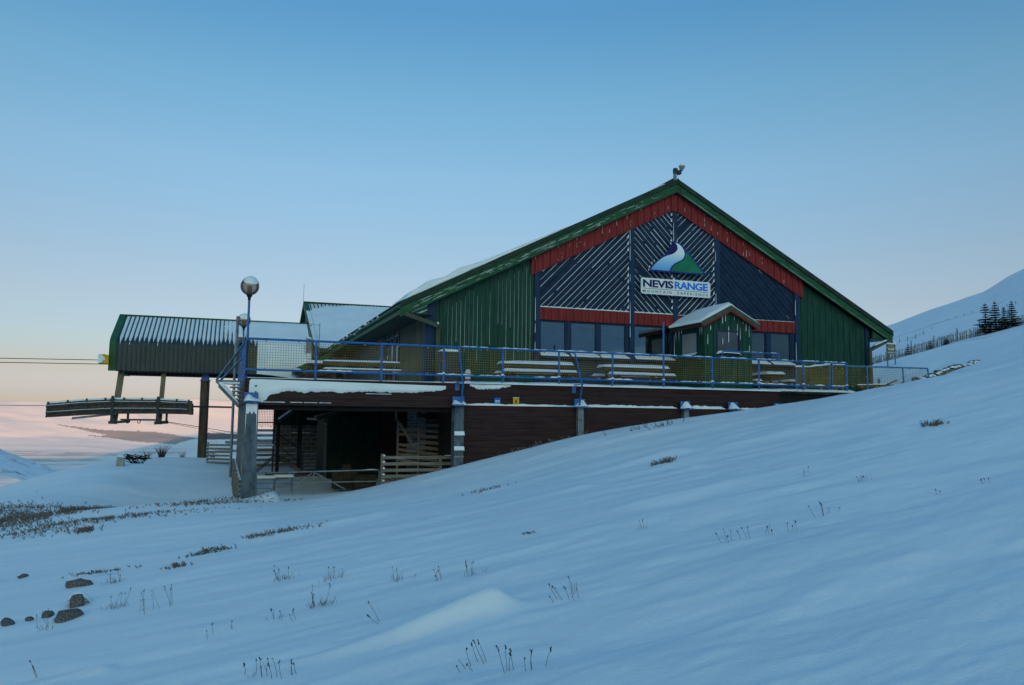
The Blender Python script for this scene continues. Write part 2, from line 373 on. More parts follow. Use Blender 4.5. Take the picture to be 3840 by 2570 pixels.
# ---- right-hand hillside (60 m - 1.1 km)
def far_mat(name, dark, snowc=(.84,.85,.87), sc_=(.02,.02,.02), lo=.5, hi=.75, amount=.5):
    m, nt, b = new_mat(name); N = nt.nodes; L = nt.links
    tc = N.new('ShaderNodeTexCoord'); mp = N.new('ShaderNodeMapping'); mp.inputs['Scale'].default_value = sc_
    L.new(tc.outputs['Object'], mp.inputs[0]); nz = N.new('ShaderNodeTexNoise'); nz.inputs['Scale'].default_value = 1; nz.inputs['Detail'].default_value = 9; nz.inputs['Roughness'].default_value = .68
    L.new(mp.outputs[0], nz.inputs[0]); cr = N.new('ShaderNodeValToRGB')
    cr.color_ramp.elements[0].position = lo; cr.color_ramp.elements[0].color = (0,0,0,1); cr.color_ramp.elements[1].position = hi; cr.color_ramp.elements[1].color = (amount,)*3+(1,)
    L.new(nz.outputs[0], cr.inputs[0])
    at = N.new('ShaderNodeAttribute'); at.attribute_name = 'cover'
    mul = N.new('ShaderNodeMath'); mul.operation = 'MAXIMUM'; L.new(cr.outputs[0], mul.inputs[0]); L.new(at.outputs['Fac'], mul.inputs[1])
    mx = N.new('ShaderNodeMix'); mx.data_type = 'RGBA'; mx.inputs[6].default_value = (*snowc, 1); mx.inputs[7].default_value = (*dark, 1)
    L.new(mul.outputs[0], mx.inputs[0]); L.new(mx.outputs[2], b.inputs['Base Color']); b.inputs['Roughness'].default_value = .8; b.inputs['Specular IOR Level'].default_value = .1
    return m
rr = np.geomspace(62, 1100, 160); aa = np.linspace(27, 112, 260)      # azimuth from +Y
HR, HA = np.meshgrid(rr, np.radians(aa), indexing='ij')
deg = np.degrees(HA)
te90 = np.interp(deg, [27, 40, 44.5, 48.4, 51.9, 62, 80, 112], [.012,.042,.064,.0835,.096,.145,.23,.30])   # tan of elevation at 90 m
te500 = np.interp(deg, [27, 36, 42, 44.6, 47.1, 50.1, 51.4, 52.0, 60, 80, 112], [.02, .055, .091, .106, .122, .139, .155, .1605, .24, .36, .45])
t = np.clip(np.log(HR/90)/math.log(500/90), -.25, 1.)
te = te90+(te500-te90)*np.sign(t)*np.abs(t)**1.0
hz = HR*te
hz = np.where(HR > 500, 500*te500+(HR-500)*.06-((HR-500)/160)**2*8, hz)
HX = HR*np.sin(HA); HY = HR*np.cos(HA)
hz = hz+fbm(HX/45, HY/45, 5, 5)*np.clip(HR/400, .05, 1)*2.2
hz = np.where(HR < 75, hz-(75-HR)*.35, hz)
tr = np.exp(-((HR-220-40*np.sin(HA*9))/3.0)**2)*.6+np.exp(-((HR-120-14*np.sin(HA*7+1))/1.2)**2)*.35
mesh_from_grid('hillside', HX, HY, hz, far_mat('hillside_snow', (.10,.085,.07), (.80,.82,.85), sc_=(.09,.09,.3), lo=.56, hi=.80, amount=.55), attr=np.clip(tr*(.4+.6*(fbm(HX/8, HY/8, 3, 9)+.5)), 0, .6))

# ---- dark tufted spur on the left, about 150 m away
sp = np.linspace(-34, -8, 90); tt = np.linspace(0, 1, 40)
TT, SP = np.meshgrid(tt, np.radians(sp+19.333), indexing='ij')
crest_t = np.interp(np.degrees(SP)-19.333, [-34, -32.4, -31.3, -30.2, -29.0, -27, -8], [-.030, -.0395, -.0475, -.0565, -.064, -.078, -.15])
sr = 105+TT*45
sz = sr*crest_t-(1-TT)**1.4*2.5+fbm(SP*160, sr/3.0, 4, 31)*.35
sr2 = np.where(TT >= 1, 150, sr)
mesh_from_grid('spur', sr2*np.sin(SP), sr2*np.cos(SP), sz, far_mat('spur_snow', (.05,.045,.04), sc_=(.35,.35,.8), lo=.52, hi=.68, amount=.8), attr=np.clip(TT**3*.35+.0*TT, 0, 1)*(fbm(SP*220, sr/2, 3, 8) > .15))

# ---- far glen and hills (3 - 40 km)
fr_ = np.concatenate([np.geomspace(2600, 18000, 330), np.geomspace(18200, 40000, 50)]); fa = np.concatenate([np.linspace(-42, -15, 60)[:-1], np.linspace(-15, 8, 640)[:-1], np.linspace(8, 32, 80), np.linspace(33, 317, 120)[:-1]])
FR, FA = np.meshgrid(fr_, np.radians(fa), indexing='ij')
FX = FR*np.sin(FA); FY = FR*np.cos(FA)
base = np.interp(FR, [2600, 7000, 8500, 10000, 11500, 13500, 15500, 18500, 24000, 40000], [-520, -505, -462, -392, -300, -70, 165, 190, 60, -300])
n1 = fbm(FX/5200, FY/5200, 6, 51); n2 = np.abs(fbm(FX/2600+3, FY/2600, 5, 61))
amp = np.interp(FR, [2600, 8000, 11000, 16000, 40000], [6, 14, 75, 130, 150])
FZ = base+amp*(n1*.9-n2*.55+.15)
def poly_mask(u, v, poly):
    inside = np.zeros(u.shape, bool)
    for i in range(len(poly)):
        (x0, y0), (x1, y1) = poly[i], poly[(i+1) % len(poly)]
        c = ((y0 > v) != (y1 > v)) & (u < (x1-x0)*(v-y0)/((y1-y0) if y1 != y0 else 1e-9)+x0); inside ^= c
    return inside
# plantations as seen on the map of the glen: (azimuth deg, tan depression*1000)
azd = np.degrees(FA); tnd = FZ/FR*1000+fbm(FX/420, FY/420, 4, 71)*1.4; azj = azd+fbm(FX/500, FY/500, 3, 73)*.35
wood = poly_mask(azj, tnd, [(-10.1,-15.0),(-7.0,-26.2),(-8.4,-26.5),(-5.0,-34.),(-3.1,-36.5),(-1.8,-30),(-4.6,-22.5),(-7.,-20.8)])*.62
wood = np.maximum(wood, poly_mask(azj, tnd, [(-1.9,-28),(-1.2,-24),(.9,-25.5),(1.0,-29),(.4,-30.5),(-1.4,-31.5)])*.9)
wood = np.maximum(wood, poly_mask(azj, tnd, [(-.2,-37),(.0,-32.5),(3.6,-31),(3.8,-38)])*.85)
wood = np.maximum(wood, poly_mask(azj, tnd, [(-.9,-44),(.6,-42.5),(4,-42),(4,-47),(1,-47)])*.8)
wood = np.maximum(wood, np.clip((fbm(FX/900, FY/260, 5, 81, .65)-.12)*2.2, 0, .42)*np.clip((-tnd-36)/10, 0, 1))
mesh_from_grid('far_hills', FX, FY, FZ, far_mat('far_snow', (.075,.06,.05), (.82,.79,.75), sc_=(.0006,.0006,.0006), lo=.62, hi=.85, amount=.25), wrap=True, attr=np.clip(wood, 0, 1))

# ---- the mountain behind the viewer that keeps the whole place in its shadow (summit ridge about 3 km away)
SUN_AZ = R(190); SUN_EL = R(3.0)
sd = Vector((math.sin(SUN_AZ)*math.cos(SUN_EL), math.cos(SUN_AZ)*math.cos(SUN_EL), math.sin(SUN_EL)))
side = np.concatenate([np.linspace(-6000, -3450, 30), np.linspace(-3400, 1200, 190), np.linspace(1300, 5000, 40)]); bk = np.geomspace(120, 5200, 90)
SS, BB = np.meshgrid(side, bk, indexing='ij')
tx, ty = math.sin(SUN_AZ), math.cos(SUN_AZ); ux, uy = -ty, tx
MX = BB*tx+SS*ux; MY = BB*ty+SS*uy
top = np.interp(SS, [-6000,-3400,-2860,-2730,-2640,-2500,-2200,-1800,0,900,2000,5000], [60,90,120,190,330,430,490,530,560,570,540,300])
prof = np.interp(BB, [120, 400, 3000, 3300, 5200], [-.015, .03, 1., .97, .4])
MZ = -6+top*prof+fbm(MX/500, MY/500, 6, 91)*26*np.clip((BB-200)/900, 0, 1)*np.clip(np.abs(BB-3000)/700, .12, 1)
mesh_from_grid('mountain', MX, MY, MZ, far_mat('mountain_snow', (.10,.09,.08), (.80,.82,.84), sc_=(.012,.012,.02), lo=.55, hi=.75, amount=.6), attr=np.zeros_like(MZ))

# ------------------------------------------------------------------ sky and sun
w = bpy.data.worlds.new('World'); sc.world = w; w.use_nodes = True
wn = w.node_tree; bg = wn.nodes['Background']
sky = wn.nodes.new('ShaderNodeTexSky'); sky.sky_type = 'NISHITA'; sky.sun_disc = False
sky.sun_elevation = SUN_EL; sky.sun_rotation = SUN_AZ
sky.altitude = 650; sky.air_density = 1.0; sky.dust_density = .3; sky.ozone_density = 3
# clear winter dusk: tint the sky by height above the horizon (pink band low down, deeper blue overhead)
wt = wn.nodes.new('ShaderNodeTexCoord'); wx = wn.nodes.new('ShaderNodeSeparateXYZ'); wn.links.new(wt.outputs['Generated'], wx.inputs[0])
wr = wn.nodes.new('ShaderNodeValToRGB'); wn.links.new(wx.outputs['Z'], wr.inputs[0])
TINT = [(0,1.0,1.18,2.6),(.0175,.98,1.06,2.4),(.049,1.2,.92,1.24),(.082,1.33,1.0,1.09),(.136,1.63,1.03,.95),(.187,1.72,1.12,.96),(.287,1.8,1.35,1.1),(.375,1.55,1.42,1.15),(.462,1.15,1.32,1.20),(.6,1.35,1.75,1.8),(.8,1.9,2.3,2.25),(1,1.9,2.3,2.3)]
while len(wr.color_ramp.elements) < len(TINT): wr.color_ramp.elements.new(.5)
for e, (p_, r_, g_, b_) in zip(wr.color_ramp.elements, TINT): e.position = p_; e.color = (r_/2.6, g_/2.6, b_/2.6, 1)
wm = wn.nodes.new('ShaderNodeVectorMath'); wm.operation = 'MULTIPLY'; wn.links.new(sky.outputs[0], wm.inputs[0]); wn.links.new(wr.outputs[0], wm.inputs[1])
ws = wn.nodes.new('ShaderNodeVectorMath'); ws.operation = 'SCALE'; ws.inputs['Scale'].default_value = 2.6; wn.links.new(wm.outputs[0], ws.inputs[0])
# the pale glow of the low sun round its own direction
gd = wn.nodes.new('ShaderNodeVectorMath'); gd.operation = 'DOT_PRODUCT'; wn.links.new(wt.outputs['Generated'], gd.inputs[0]); gd.inputs[1].default_value = Vector((math.sin(SUN_AZ), math.cos(SUN_AZ), .22)).normalized()
gm_ = wn.nodes.new('ShaderNodeMapRange'); gm_.interpolation_type = 'SMOOTHSTEP'; gm_.inputs[1].default_value = .55; gm_.inputs[2].default_value = 1.0; wn.links.new(gd.outputs['Value'], gm_.inputs[0])
gs_ = wn.nodes.new('ShaderNodeVectorMath'); gs_.operation = 'SCALE'; gs_.inputs[0].default_value = (3.2, 2.1, .55); wn.links.new(gm_.outputs[0], gs_.inputs['Scale'])
ga_ = wn.nodes.new('ShaderNodeVectorMath'); ga_.operation = 'ADD'; ga_.inputs[1].default_value = (1, 1, 1); wn.links.new(gs_.outputs[0], ga_.inputs[0])
gx_ = wn.nodes.new('ShaderNodeVectorMath'); gx_.operation = 'MULTIPLY'; wn.links.new(ws.outputs[0], gx_.inputs[0]); wn.links.new(ga_.outputs[0], gx_.inputs[1])
wn.links.new(gx_.outputs[0], bg.inputs[0]); bg.inputs[1].default_value = .15
sl = bpy.data.lights.new('sun', 'SUN'); sl.energy = 5.0; sl.angle = R(.5); sl.color = (1., .46, .17)
so = bpy.data.objects.new('sun', sl); C.objects.link(so)
so.rotation_euler = (-sd).to_track_quat('-Z', 'Y').to_euler()
sc.view_settings.exposure = 1.0
# ------------------------------------------------------------------ the lodge
XC, ZR = 17.85, 10.25
def roofz(x): return ZR-(.5063*(XC-x) if x < XC else .523*(x-XC))
FY = 30.0
lodge = thing('lodge', (XC, FY, 1.05), 'large green, red and navy timber lodge with a wide pitched roof', 'lodge')

def vboards(mb, x0, x1, zb, zt, y, w=.17, t=.028, gap=.012, step=.016, seed=1):
    """upright boards between x0 and x1; zb/zt are functions of x; alternate boards stand slightly proud"""
    rnd = random.Random(seed); x = x0; k = 0
    while x < x1-.01:
        xe = min(x+w, x1); a, b = x+gap/2, xe-gap/2
        yy = y-(step if k % 2 else 0)-rnd.random()*.004
        mb.add([(a,yy,zb(a)),(b,yy,zb(b)),(b,yy,zt(b)),(a,yy,zt(a)),(a,y+t,zb(a)),(b,y+t,zb(b)),(b,y+t,zt(b)),(a,y+t,zt(a))],
               [(0,1,2,3),(7,6,5,4),(0,4,5,1),(1,5,6,2),(2,6,7,3),(3,7,4,0)])
        x = xe; k += 1
def seam_snow(x0, x1, zb, zt, y, w, prob, seed, parent, thick=.012, long=.9, full=False):
    """thin lines of blown snow caught in the board joints"""
    rnd = random.Random(seed); mb = MB(); x = x0+w
    while x < x1-.05:
        if rnd.random() < prob:
            lo, hi = zb(x), zt(x); n = 1 if full else rnd.choice((1,1,2,3))
            for _ in range(n):
                a = lo+(hi-lo)*rnd.uniform(.05,.95); l = rnd.uniform(.15, long)*(hi-lo)*.55
                a2 = min(a+l, hi-.02); ww = thick*rnd.uniform(.5,1.1)
                if full: a = lo+(hi-lo)*max(0,rnd.uniform(-.35,.45)); a2 = hi-rnd.uniform(.05,.6); ww = thick*rnd.uniform(.35,1.)
                if a2-a > .05: mb.add([(x-ww*.6,y,a),(x+ww*.5,y-.004,a+.02),(x+ww,y,a2-.06),(x,y-.004,a2)], [(0,1,2,3)])
        x += w
    if mb.v: mb.build('seam_snow', M['snow'], parent)

soff = lambda x: roofz(x)-.50
# green boarded walls left and right of the centre bays
for x0, x1, sd_, pr in ((7.37,11.44,3,.9),(24.31,28.08,4,.06)):
    mb = MB(); vboards(mb, x0, x1, lambda x: 1.0, lambda x: soff(x)-.02, FY, seed=sd_); wl = mb.build('wall', M['green'], lodge)
    seam_snow(x0, x1, lambda x: 2.1 if x0 < 10 else 1.6, lambda x: soff(x)-.1, FY-.012, .17, pr, sd_+20, wl, .009 if x0 < 10 else .02, .9 if x0 < 10 else .08, x0 < 10)
# structural backing behind the cladding
mb = MB()
for a, b in ((7.2,11.5),(24.25,28.2)):
    mb.add([(a,FY+.03,1.),(b,FY+.03,1.),(b,FY+.03,soff(b)),(a,FY+.03,soff(a)),(a,FY+.2,1.),(b,FY+.2,1.),(b,FY+.2,soff(b)),(a,FY+.2,soff(a))],[(0,1,2,3),(7,6,5,4),(0,4,5,1),(1,5,6,2),(2,6,7,3),(3,7,4,0)])
mb.prism([(11.5,3.9),(24.25,3.9),(24.25,soff(24.25)),(XC,soff(XC)),(11.5,soff(11.5))], 'y', FY+.06, FY+.2)
mb.build('backing_wall', M['dark'], lodge)

# navy diagonal boarding in four panels
redbot = lambda x: roofz(x)-1.27
panels = [((11.67,15.69),1,.96),((15.92,17.79),-1,.95),((18.0,19.88),1,.93),((20.13,24.07),-1,.05)]
for i, ((x0,x1),dr,pr) in enumerate(panels):
    conv = [(x0,4.41),(x1,4.41),(x1,redbot(x1)+.25),(x0,redbot(x0)+.25)]
    mb = MB(); sn = MB(); rnd = random.Random(40+i); w_ = .192
    n = Vector((-dr, 1)).normalized(); d = Vector((1, dr)).normalized()   # board direction rises to the right when dr=1
    for k in range(-40, 60):
        o = Vector((x0, 4.41))+n*(k*w_); g = .008
        st = [o-d*12+n*g, o+d*12+n*g, o+d*12+n*(w_-g), o-d*12+n*(w_-g)]
        P = clip_convex([(p.x,p.y) for p in st], conv)
        if len(P) > 2: mb.prism(P, 'y', FY-.03-(.012 if k % 2 else 0), FY+.05)
        th = .023 if pr > .5 else .010
        # snow lying along the upper edge of each board, broken here and there
        s0 = -12.
        while s0 < 12:
            l = rnd.uniform(1.2, 5.5) if pr > .5 else rnd.uniform(.1,.4)
            if rnd.random() < pr:
                a = o+n*(w_-.007)+d*s0; b = a+d*l; tt = th*rnd.uniform(.35,1.)
                Q = clip_convex([(a.x,a.y),(b.x,b.y),((b-n*tt*.6).x,(b-n*tt*.6).y),((a-n*tt).x,(a-n*tt).y)], conv)
                if len(Q) > 2: sn.prism(Q, 'y', FY-.052, FY-.02)
            s0 += l+(rnd.uniform(.0,.18) if pr > .5 else rnd.uniform(.5,2.5))
        # little heaps where a board runs into the post
        if pr > .5 and rnd.random() < .8:
            xx = x1 if dr == 1 else x0
            if dr == -1: xx = x1
            zz = o.y+(xx-o.x)*dr+w_*1.35
            if 4.5 < zz < redbot(xx)-.05: sn.add([(xx-.09,FY-.05,zz-.03),(xx-.01,FY-.06,zz-.07),(xx-.005,FY-.05,zz+.12),(xx-.05,FY-.045,zz+.03)],[(0,1,2,3)])
    pn = mb.build('gable_panel', M['navy'], lodge)
    if sn.v: sn.build('board_snow', M['snow'], pn)

# red boarded bands under the roof verges and above the windows
for a, b, s_ in ((11.27,17.85,5),(17.86,24.53,6)):
    mb = MB(); vboards(mb, a, b, redbot, lambda x: soff(x)+.02, FY-.12, w=.165, seed=s_, step=.02)
    if a < 12: mb.box(17.70,17.98,FY-.165,FY-.1,roofz(17.85)-1.36,roofz(17.85)-.6)
    rb = mb.build('red_fascia', M['red'], lodge); seam_snow(a, b, redbot, soff, FY-.142, .165, .55 if a < 12 else .35, s_+30, rb, .012, .6)
def aprontop(x): return 4.40
for x0, x1, s_ in ((11.67,15.69,1),(15.92,17.79,2),(18.,19.88,3),(20.13,24.07,4)):
    mb = MB(); vboards(mb, x0+.003, x1-.003, lambda x: 3.89, lambda x: 4.385, FY-.07, w=.165, seed=s_+50, step=.018)
    ap = mb.build('red_apron', M['red'], lodge)
    sn = MB(); rnd = random.Random(s_); n = int((x1-x0)/.12)
    sn.grid(lambda u, v: (x0+.01+(x1-x0-.02)*u, FY-.10+.075*v, 4.388+(.035+.03*abs(math.sin(u*n*1.7+s_)))*math.sin(math.pi*min(.92,v*.9+.05))*(1 if s_ < 3 else .5)), n, 5)
    sn.build('ledge_snow', M['snow'], ap)
# blue posts
for x0, x1 in ((11.44,11.67),(15.69,15.92),(17.79,18.0),(19.88,20.13),(24.07,24.31)):
    xm = (x0+x1)/2; MB().box(x0, x1, FY-.11, FY+.1, 1.0, redbot(xm)+.1).build('post', M['postblue'], lodge)
    sn = MB(); rnd = random.Random(int(x0*10)); z = 2.6
    while z < redbot(xm)-.4:
        l = rnd.uniform(.2,1.0)
        if rnd.random() < (.75 if x0 < 20 else .35): sn.add([(x0+.012,FY-.114,z),(x0+.035,FY-.114,z+.03),(x0+.03,FY-.114,min(z+l,redbot(xm)-.05)),(x0+.014,FY-.114,min(z+l*.9,redbot(xm)-.05))],[(0,1,2,3)])
        z += l+rnd.uniform(.02,.5)
    if sn.v: sn.build('post_snow', M['snow'], lodge)
for x0, x1 in ((6.99,7.36),(28.09,28.34)):
    MB().box(x0, x1, FY-.06, FY+.34, 1.0, roofz(x0 if x0 < 10 else x1)-.42).build('corner_post', M['postblue'], lodge)

# windows: frame with a pane; snow on the sill
def window(x0, x1, z0=2.56, z1=3.87, sill=True, par=lodge):
    f = MB(); t = .05
    f.box(x0,x0+t,FY+.0,FY+.12,z0,z1); f.box(x1-t,x1,FY+.0,FY+.12,z0,z1); f.box(x0+t,x1-t,FY+.0,FY+.12,z1-t,z1); f.box(x0+t,x1-t,FY+.0,FY+.12,z0,z0+t)
    w_ = f.build('window', M['postblue'], par)
    MB().box(x0+t-.004,x1-t+.004,FY+.06,FY+.07,z0+t-.004,z1-t+.004).build('pane', M['glass'], w_)
    if sill:
        s = MB(); rnd = random.Random(int(x0*100)); h = [rnd.uniform(.0,.035) for _ in range(12)]
        def fn(u, v):
            x = x0-.02+(x1-x0+.04)*u
            if v < .05: return (x, FY-.30, 2.415)
            vv = (v-.05)/.95
            e = min(1, u*9, (1-u)*9)
            return (x+(.02*(1-vv))*(1 if u > .5 else -1), FY-.28+.30*vv, 2.43+(.165*vv**.7+h[int(u*11)]*vv)*(.72+.28*e))
        s.grid(fn, 13, 6); s.build('sill_snow', M['snow'], w_)
    return w_
for a, b in ((11.70,12.87),(13.04,14.24),(14.37,15.60),(15.94,17.75),(20.2,21.45),(21.6,22.60),(22.79,23.92)): window(a, b)
for a, b in ((12.87,13.04),(14.24,14.37),(15.60,15.69),(21.45,21.6),(22.60,22.79),(23.92,24.07)): MB().box(a,b,FY-.02,FY+.12,1.02,3.885).build('mullion', M['postblue'], lodge)
_sp = mat('slate_blue_panel', (.030,.045,.068), .55, .2, 2)
for x0, x1 in ((11.67,15.69),(15.92,17.79),(20.13,24.07)):
    MB().box(x0,x1,FY-.3,FY+.13,2.36,2.415).build('sill', M['postblue'], lodge)
    mb = MB(); x = x0
    while x < x1-.01: xe = min(x+1.3,x1); mb.box(x,xe-.012,FY+.01,FY+.05,1.02,2.355); mb.box(xe-.07,xe-.015,FY-.012,FY+.009,1.02,2.355); x = xe
    mb.build('spandrel_panel', _sp, lodge)

# dim room inside, windows in its right wall
mb = MB(); mb.box(7.3,28.2,FY+.21,52.9,.9,1.25); mb.box(7.3,28.2,52.7,52.9,1.25,4.2)
mb.add([(7.3,40.,1.25),(28.2,40.,1.25),(28.2,40.,soff(28.2)-.1),(XC,40.,8.8),(7.3,40.,soff(7.3)-.1)],[(0,1,2,3,4)])
mb.build('interior', M['interior'], lodge)
rw = MB()
ys = [30.34,34.9,36.75,37.25,38.6,52.9]
for i in range(5):
    if i in (1,3): rw.box(28.1,28.3,ys[i],ys[i+1],1.,2.1); rw.box(28.1,28.3,ys[i],ys[i+1],3.42,4.2)
    else: rw.box(28.1,28.3,ys[i],ys[i+1],1.,4.2)
rw.build('side_wall', M['green'], lodge)
for a, b in ((34.9,36.75),(37.25,38.6)):
    f = MB(); f.box(28.12,28.28,a,a+.06,2.1,3.42); f.box(28.12,28.28,b-.06,b,2.1,3.42); f.box(28.12,28.28,a+.06,b-.06,3.36,3.42); f.box(28.12,28.28,a+.06,b-.06,2.1,2.16)
    w_ = f.build('window', M['postblue'], lodge); MB().box(28.195,28.205,a+.055,b-.055,2.155,3.365).build('pane', M['glass'], w_)

# left side wall: ribbed sheet, then a window strip, then dark sheet under the deep eave
mb = MB(); y = 30.34
while y < 35.5: mb.box(7.13,7.2,y,y+.045,1.,3.84); mb.box(7.165,7.2,y+.045,y+.125,1.,3.84); y += .125
mb.box(7.2,7.3,30.34,35.6,1.,3.84)
mb.build('ribbed_side_wall', mat('ribbed_grey_green_sheet', (.12,.145,.115), .5, .35, 1.5, stretch=(3,3,.4)), lodge)
mb = MB()
for y0, y1 in ((35.6,35.8),(36.75,36.95),(37.9,38.1),(39.05,39.25)): mb.box(7.1,7.3,y0,y1,1.,3.84)
for y0, y1 in ((35.8,36.75),(36.95,37.9),(38.1,39.05)): mb.box(7.15,7.3,y0,y1,1.,1.5); mb.box(7.15,7.3,y0,y1,3.62,3.84)
mb.box(7.15,7.3,39.25,53,1.,3.84)
mb.build('side_wall', M['cladd'], lodge)
for y0, y1 in ((35.8,36.75),(36.95,37.9),(38.1,39.05)):
    f = MB(); f.box(7.12,7.22,y0,y0+.05,1.5,3.62); f.box(7.12,7.22,y1-.05,y1,1.5,3.62); f.box(7.12,7.22,y0+.05,y1-.05,3.57,3.62); f.box(7.12,7.22,y0+.05,y1-.05,1.5,1.55)
    w_ = f.build('window', M['steel'], lodge); MB().box(7.165,7.175,y0+.045,y1-.045,1.545,3.575).build('pane', M['glass'], w_)

# roof with barge boards, boxed eaves, gutters
XL, XR = 5.98, 29.40
rf = MB()
Y0, Y1 = 29.72, 53.0
for xa, xb in ((XL,XC),(XC,XR)):
    rf.add([(xa,Y0,roofz(xa)-.16),(xb,Y0,roofz(xb)-.16),(xb,Y0,roofz(xb)),(xa,Y0,roofz(xa)),(xa,Y1,roofz(xa)-.16),(xb,Y1,roofz(xb)-.16),(xb,Y1,roofz(xb)),(xa,Y1,roofz(xa))],
           [(0,1,2,3),(7,6,5,4),(0,4,5,1),(2,6,7,3),(3,7,4,0)] if xa == XL else [(0,1,2,3),(7,6,5,4),(0,4,5,1),(1,5,6,2),(2,6,7,3)])
y = Y0+.05
while y < Y1:                                                      # corrugation ends showing along the eaves
    rf.beam((XL-.09,y,roofz(XL)-.03),(XL+1.2,y,roofz(XL+1.2)+.015),.07,.05); rf.beam((XR+.07,y,roofz(XR)-.03),(XR-1.2,y,roofz(XR-1.2)+.015),.07,.05); y += .2
rf.box(XC-.16,XC+.16,Y0,Y1,ZR-.03,ZR+.05)
roof = rf.build('roof', M['dkgreen'], lodge)
for nm, lo, hi, ya, yb, mm in (('verge_trim',-.185,.03,29.60,29.715,'dkgreen'),('barge_board',-.54,-.19,29.655,29.73,'bargreen'),('barge_lip',-.56,-.50,29.635,29.652,'bargreen')):
    for sgn in (0, 1):
        xa, xb = (XL-.03,XC-.002) if sgn == 0 else (XC+.002,XR+.03)
        P = [(xa,roofz(xa)+lo),(xb,roofz(xb)+lo),(xb,roofz(xb)+hi),(xa,roofz(xa)+hi)]
        MB().prism(P, 'y', ya, yb).build(nm, M[mm], roof)
# edge highlight on the right barge lip laid on as a thin white strip, frost smears on the left barge board
sn = MB(); rnd = random.Random(12); x = XC+.3
while x < XR-.3:
    l = min(rnd.uniform(.8,3.0), XR-.1-x); h_ = rnd.uniform(.006,.015)
    sn.prism([(x,roofz(x)-.498),(x+l,roofz(x+l)-.498),(x+l-.1,roofz(x+l-.1)-.498+h_*.6),(x+l*.5,roofz(x+l*.5)-.498+h_),(x+.1,roofz(x+.1)-.498+h_*.6)], 'y', 29.636, 29.653); x += l+rnd.uniform(.0,.35)
sn.build('barge_highlight', M['snow'], roof)
sn = MB(); x = XL+.3
for _ in range(110):
    x = rnd.uniform(XL+.3, XC-.3) if rnd.random() < .7 else rnd.uniform(9,14); zo = rnd.choice((-.30,-.34,-.40,-.47))+rnd.uniform(-.03,.03); l = rnd.uniform(.06,.55); h_ = rnd.uniform(.003,.011)
    sn.add([(x,29.652,roofz(x)+zo),(x+l,29.652,roofz(x+l)+zo+rnd.uniform(-.01,.01)),(x+l*.7,29.652,roofz(x+l*.7)+zo+h_),(x+l*.2,29.652,roofz(x+l*.2)+zo+h_)],[(0,1,2,3)])
sn.build('frost_smears', M['snow'], roof)
# snow lying on the left slope, thick towards the eave corner
def rsnow(u, v):
    x = 6.05+(XC-.35-6.05)*u; y = 29.63+(52.5-29.63)*v**1.6
    e = min(1, v*40+.0, 1)
    th = np.interp(x, [6.05,6.35,6.9,8.5,10.2,12.2,13.5,15.8,16.6,17.2,17.5], [.0,.20,.30,.27,.18,.09,.0,-.03,.05,.07,-.03])
    th = th*(.75+.5*float(vnoise(np.array(x*1.7),np.array(y*.9),3)))
    if y > 33.0 and x < 8.2: th = th*max(0, 1-(y-33)/1.4)-.03*min(1,(y-33))
    return (x, y, roofz(x)+th*(.25+.75*min(1,v*60)))
sn = MB(); sn.grid(rsnow, 70, 60)
def rsk(u, v):                                                    # front face of the snow slab
    p = rsnow(u, 0.012); return (p[0], 29.635+.02*math.sin(u*60), roofz(p[0])-.02+(p[2]-roofz(p[0])+.02)*v)
sn.grid(rsk, 70, 4)
sn.build('snow', M['snow'], roof, smooth=True)
sn = MB(); rnd = random.Random(5)
for k in range(26):                                               # clumps clinging to the left gutter further back
    y = rnd.uniform(34,52); r_ = rnd.uniform(.04,.12)
    sn.lathe([(r_*.9,-.02),(r_,.03),(r_*.7,.08),(0.01,.11)], (XL-.06+rnd.uniform(-.04,.05), y, 4.12+rnd.uniform(-.14,.05)), 7)
sn.build('gutter_snow', M['snow'], roof, smooth=True)
for x0, x1, xw in ((XL-.02,XL+.03,7.2),(XR-.03,XR+.02,28.2)):
    MB().box(x0,x1,Y0+.03,Y1,3.79,roofz(XL)-.06).build('eave_fascia', M['bargreen'], roof)
    lo, hi = min(x0,xw), max(x1,xw)
    MB().box(lo+.04,hi-.01,Y0+.03,Y1,3.80,3.84).build('soffit', M['dkgreen'], roof)
gp = MB(); gp.tube([(XL-.09,29.7,4.05),(XL-.09,53,4.05)],.065,8); gp.build('gutter', M['bargreen'], roof)
gp = MB(); gp.tube([(XR+.08,29.7,4.02),(XR+.08,53,4.02)],.065,8); gp.build('gutter', M['bargreen'], roof)
# boarded ends of the boxed eaves
for lo_, hi_ in ((6.02,7.0),(28.36,29.36)):
    mb = MB(); sn = MB()
    for k in range(6):
        o0 = -.57-k*.17; o1 = o0-.155
        P = clip([(lo_,roofz(lo_)+o1),(hi_,roofz(hi_)+o1),(hi_,roofz(hi_)+o0),(lo_,roofz(lo_)+o0)], 0, -1, -3.845)
        if len(P) > 2: mb.prism(P, 'y', 29.76+.01*k, 29.86)
        Q = clip([(lo_,roofz(lo_)+o0-.03),(hi_,roofz(hi_)+o0-.03),(hi_,roofz(hi_)+o0-.008),(lo_+.1,roofz(lo_+.1)+o0-.012)], 0, -1, -3.87)
        if len(Q) > 2 and lo_ < 10 and k < 3: sn.prism(Q, 'y', 29.752+.01*k, 29.759+.01*k)
    ee = mb.build('eave_end', M['bargreen'], roof)
    if sn.v: sn.build('snow', M['snow'], ee)
